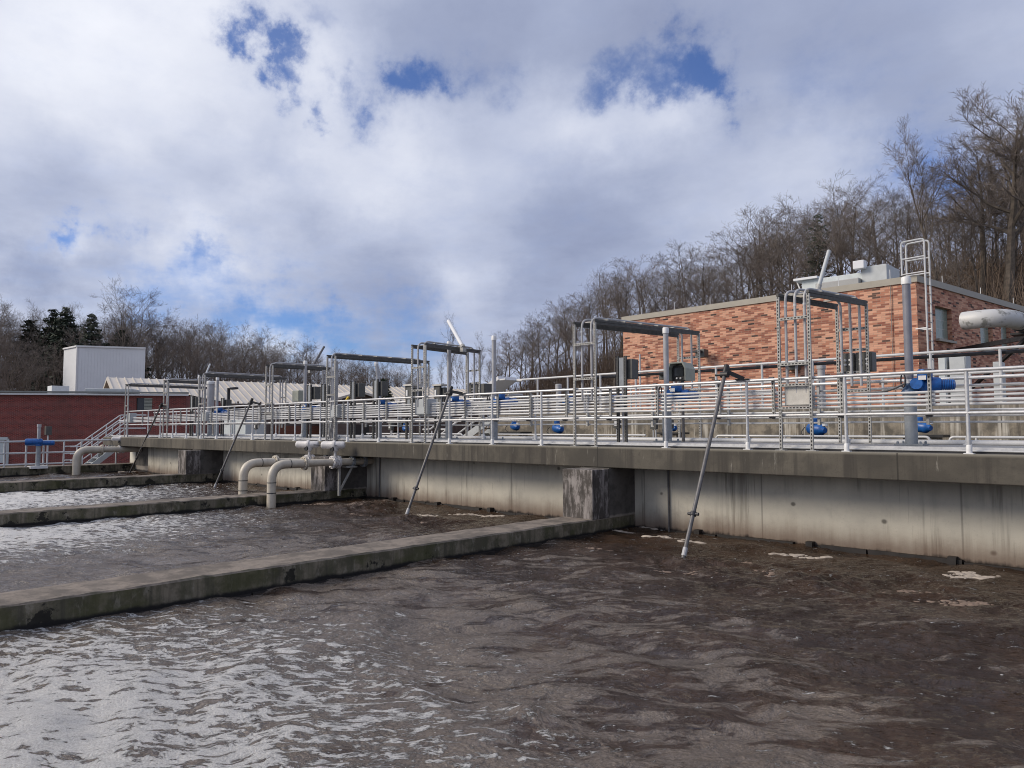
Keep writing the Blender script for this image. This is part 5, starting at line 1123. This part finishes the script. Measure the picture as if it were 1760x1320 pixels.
# ------------------------------------------------------------------ trees
def grow_tree(seed, H=14., fork=.42, spread=.5, limbs=12, rad=.17, lean=(0, 0), twig=.0115, dense=1.0, up=.24):
    rg = random.Random(seed); tr = MB(); cr_ = MB()
    def seg(mb_, pts, rs, n_): mb_.tube(pts, rs, n_, caps=False)
    def wander(p, d, L, k, wob, upk):
        pts = [Vector(p)]; d = Vector(d).normalized()
        for i in range(k):
            d = (d+Vector((rg.gauss(0, wob), rg.gauss(0, wob), rg.gauss(0, wob*.6)+upk))).normalized(); pts.append(pts[-1]+d*(L/k))
        return pts, d
    def branch(p, d, L, r, lv):
        if L < .25: return
        k = {1: 6, 2: 4, 3: 3, 4: 2}[lv]
        pts, _ = wander(p, d, L, k, {1: .13, 2: .17, 3: .2, 4: .2}[lv], {1: up*.22, 2: up*.25, 3: .08, 4: .05}[lv])
        rs = [max(twig*.45, r*(1-.8*i/k)) for i in range(k+1)]
        seg(tr if lv == 1 else cr_, pts, rs, {1: 5, 2: 4, 3: 3, 4: 3}[lv])
        if lv == 4: return
        nch = int({1: 10, 2: 7, 3: 5}[lv]*dense*rg.uniform(.8, 1.2))
        for c_ in range(nch):
            f = rg.uniform(.25 if lv == 1 else .15, 1.0); i = min(k-1, int(f*k)); q = pts[i].lerp(pts[i+1], f*k-i); dd = (pts[i+1]-pts[i]).normalized()
            a = dd.orthogonal().normalized(); b = dd.cross(a); an = rg.uniform(0, 2*math.pi); tl = rg.uniform(.45, .95)
            nd = dd*math.cos(tl)+(a*math.cos(an)+b*math.sin(an))*math.sin(tl)
            if nd.z < -.2: nd.z *= .3
            branch(q, nd, L*rg.uniform(.32, .58)*(1.15-.4*f), max(twig*.6, rs[i]*.55), lv+1)
    pts, d = wander((0, 0, -.4), (lean[0], lean[1], 1), H*.9, 10, .05, .12)
    rs = [rad*(1.25 if i == 0 else 1-.85*i/10) for i in range(11)]; seg(tr, pts, rs, 7)
    for l_ in range(limbs):
        f = fork+(1-fork)*((l_+rg.random())/limbs); i = min(9, int(f*10)); q = pts[i].lerp(pts[i+1], f*10-i)
        an = l_*2.4+rg.uniform(-.5, .5); tl = spread*rg.uniform(.7, 1.3); dd = Vector((math.cos(an)*math.sin(tl), math.sin(an)*math.sin(tl), math.cos(tl)))
        branch(q, dd, H*rg.uniform(.26, .42)*(1.2-.6*f), rs[i]*.6, 1)
    return tr, cr_
protos = []
PAR = [dict(fork=.42, spread=.62), dict(fork=.35, spread=.75, limbs=14), dict(fork=.5, spread=.5), dict(fork=.45, spread=.42, limbs=11), dict(fork=.55, spread=.8, limbs=11), dict(fork=.3, spread=.5, limbs=14), dict(fork=.48, spread=.68, lean=(.12, .05))]
def mesh_of(mb_, name, m):
    me = bpy.data.meshes.new(name); me.from_pydata(mb_.v, [], mb_.f); me.update(); me.materials.append(M[m]); return me
for i, pa in enumerate(PAR):
    a, b = grow_tree(100+i, 14., **pa); protos.append((mesh_of(a, 'trunk', 'bark'), mesh_of(b, 'crown', 'twig')))
def place_tree(name, meshes, p, s, rz, label, group, cat='tree', sx=1.):
    t = bpy.data.objects.new(name, None); C.objects.link(t); t.location = p; t.scale = (s*sx, s*sx, s); t.rotation_euler = (0, 0, rz); tag(t, label, cat, group)
    for nm, me in zip(('trunk', 'crown'), meshes):
        o = bpy.data.objects.new(nm, me); C.objects.link(o); o.parent = t
    return t
LINE = [(-60, 528), (0, 522), (30, 535), (60, 540), (100, 548), (150, 545), (185, 540), (225, 516), (260, 545), (300, 550), (345, 556), (400, 566), (450, 578), (500, 592), (560, 605), (600, 612), (640, 622), (690, 628), (740, 622), (800, 600), (850, 612), (870, 578), (900, 556), (960, 530), (1000, 500), (1040, 468), (1090, 448), (1150, 440), (1200, 424), (1250, 415), (1300, 380), (1350, 352), (1400, 352), (1450, 325), (1500, 312), (1550, 300), (1600, 330), (1680, 300), (1760, 260), (1900, 240)]
def top_y(px): return float(np.interp(px, [a[0] for a in LINE], [a[1] for a in LINE]))
GL = 'bare trees in the wood on the left'; GR = 'bare trees on the wooded hillside on the right'
cnt = 0
for row, (d0, step, hh) in enumerate(((1.0, 15, .97), (1.16, 15, 1.0), (.84, 24, .8))):
    px = -90.
    while px < 1860:
        right = px > 800; st_ = step*(1.75 if right else 1.0)*random.uniform(.65, 1.35); px += st_
        if 745 < px < 850 and row != 0: continue
        Rr = tab(px, 1); D = Rr*d0*random.uniform(.93, 1.07)*(.97 if right else 1)
        if right and row == 2 and D < 46: continue
        gz = hill_z(px, D); zt = EYE+(737-top_y(px))/F_PX*D; H = (zt-gz)*hh*random.uniform(.82, 1.06)
        if H < 3: continue
        p = atD(px, 737, D); p.z = gz-.1
        k = random.randrange(len(protos))
        if 745 < px < 850: k = 3
        place_tree('tree', protos[k], p, H/14., random.uniform(0, 6.28), 'bare leafless tree among the others on the wooded hillside at the right' if right else 'bare leafless tree among the others in the wood at the left', GR if right else GL, sx=random.uniform(.9, 1.3)*(.6 if 745 < px < 850 else 1)*(1.2 if right else 1.0)); cnt += 1
# single trees that stand out
def special(px, ytop, D, seed, label, rz=0., sx=1., **kw):
    a, b = grow_tree(seed, 14., **kw); gz = hill_z(px, D); p = atD(px, 737, D); p.z = gz-.2; H = EYE+(737-ytop)/F_PX*D-gz
    place_tree('tree', (mesh_of(a, 'trunk', 'bark'), mesh_of(b, 'crown', 'twig')), p, H/13.2, rz, label, None, sx=sx)
special(1742, 196, 50, 501, 'tallest bare tree with heavy spreading limbs at the top right corner', rz=.6, sx=1.25, fork=.42, spread=.75, limbs=16, rad=.3, dense=1.45, twig=.012, up=.12)
special(1700, 225, 52, 502, 'tall bare tree with a split trunk just left of the tallest tree', rz=2.0, sx=1.05, fork=.48, spread=.62, limbs=14, rad=.24, dense=1.3, up=.15)
special(1640, 250, 50, 503, 'slim bare tree leaning left above the roof ladder', sx=.75, fork=.55, spread=.45, limbs=12, rad=.2, dense=1.25, lean=(-.30, -.29))
special(222, 512, 88, 504, 'tall round crowned bare tree behind the white box building', sx=.9, fork=.45, spread=.7, limbs=13)
special(772, 560, 95, 505, 'slim tall bare tree behind the white tilted mast', sx=.6, fork=.4, spread=.4)
special(826, 585, 95, 506, 'slim bare tree right of the frame with the white tilted mast', sx=.55, fork=.4, spread=.4)
# conifers
def conifer(seed, H=14., wid=.24, dens=1.0):
    rg = random.Random(seed); tr = MB(); cr_ = MB(); tr.tube([(0, 0, -.4), (0, 0, H*.5), (0, 0, H)], [.2, .12, .02], 7, caps=False)
    z = H*.18
    while z < H*.985:
        L = H*wid*(1-(z/H)**1.3)+.25; k = rg.randint(4, 6); a0 = rg.uniform(0, 6.28)
        for i in range(k):
            an = a0+i*2*math.pi/k+rg.uniform(-.3, .3); l_ = L*rg.uniform(.65, 1.15); dr_ = rg.uniform(-.3, .12); d = Vector((math.cos(an), math.sin(an), dr_)); p0 = Vector((0, 0, z))
            tip = p0+d*l_+Vector((0, 0, .15*l_)); tr.tube([p0, p0+d*l_*.6, tip], [.04, .025, .01], 3, caps=False)
            nq = int(l_*26*dens)
            for q_ in range(nq):
                f = rg.uniform(.2, 1.05); c = p0+d*l_*f+Vector((rg.gauss(0, .16), rg.gauss(0, .16), rg.gauss(0, .1)+.15*l_*f*f)); s = rg.uniform(.14, .34)
                u = Vector((rg.gauss(0, 1), rg.gauss(0, 1), rg.gauss(0, .6))).normalized()*s; v = u.orthogonal().normalized()*s*.35; 
                cr_.add([c-u-v*.3, c-u*.1+v, c+u, c-u*.1-v], [(0, 1, 2, 3)])
        z += rg.uniform(.32, .5)*H/14
    return tr, cr_
for i, (px, yt, D, w_, lab) in enumerate(((84, 527, 94, .31, 'pointed dark pine, left one of two side by side in the left wood'), (107, 523, 92, .33, 'pointed dark pine, right one of two side by side in the left wood'), (152, 534, 92, .33, 'dark pine behind the left end of the white box building'), (203, 560, 90, .46, 'broad low dark pine behind the middle of the white box building'), (45, 541, 98, .3, 'slender dark pine at the left edge of the wood'), (659, 646, 70, .3, 'small dark green pine above the pale roof in the distance'), (1415, 360, 58, .2, 'thin dark conifer among the bare hillside trees above the nearest frame'))):
    a, b = conifer(300+i, 14., w_, .45 if px > 1000 else 1.); gz = hill_z(px, D); p = atD(px, 737, D); p.z = gz-.1; H = EYE+(737-yt)/F_PX*D-gz
    place_tree('pine_tree', (mesh_of(a, 'trunk', 'bark'), mesh_of(b, 'crown', 'needle')), p, H/14., i*1.3, lab, None)
# undergrowth and distant thicket: reads as one mass
mb = MB(); rg = random.Random(5)
for _ in range(11000):
    px = rg.uniform(-120, 1900); Rr = tab(px, 1); D = Rr*rg.uniform(.78, 1.35)
    if px > 800 and D < 45: continue
    gz = hill_z(px, D); p = atD(px, 737, D); left = px < 800
    h = rg.uniform(1.2, 4.5)*(rg.choice((1.3, 2.4)) if left else .9)*(.6 if 700 < px < 900 else 1); h *= max(.4, min(1.3, (737-top_y(px))/170))
    for k in range(3):
        a = rg.uniform(0, 6.28); b = rg.uniform(.05, .4); q = p+Vector((rg.gauss(0, .6), rg.gauss(0, .6), 0)); q.z = gz-.1
        tip = q+Vector((math.cos(a)*b*h, math.sin(a)*b*h, h*rg.uniform(.6, 1))); m1 = q.lerp(tip, .5)+Vector((rg.gauss(0, .15), rg.gauss(0, .15), .1))
        r_ = rg.uniform(.018, .04); mb.tube([q, m1, tip], [r_, r_*.7, r_*.25], 3, caps=False)
tag(mb.build('undergrowth', 'brush'), 'brown leafless brush and saplings filling the woods below the trees', 'brush', kind='stuff')

bpy.context.scene.cycles.use_denoising = True
bpy.context.scene.cycles.use_adaptive_sampling = False
bpy.context.scene.cycles.max_bounces = 6
bpy.context.scene.cycles.filter_width = 1.0
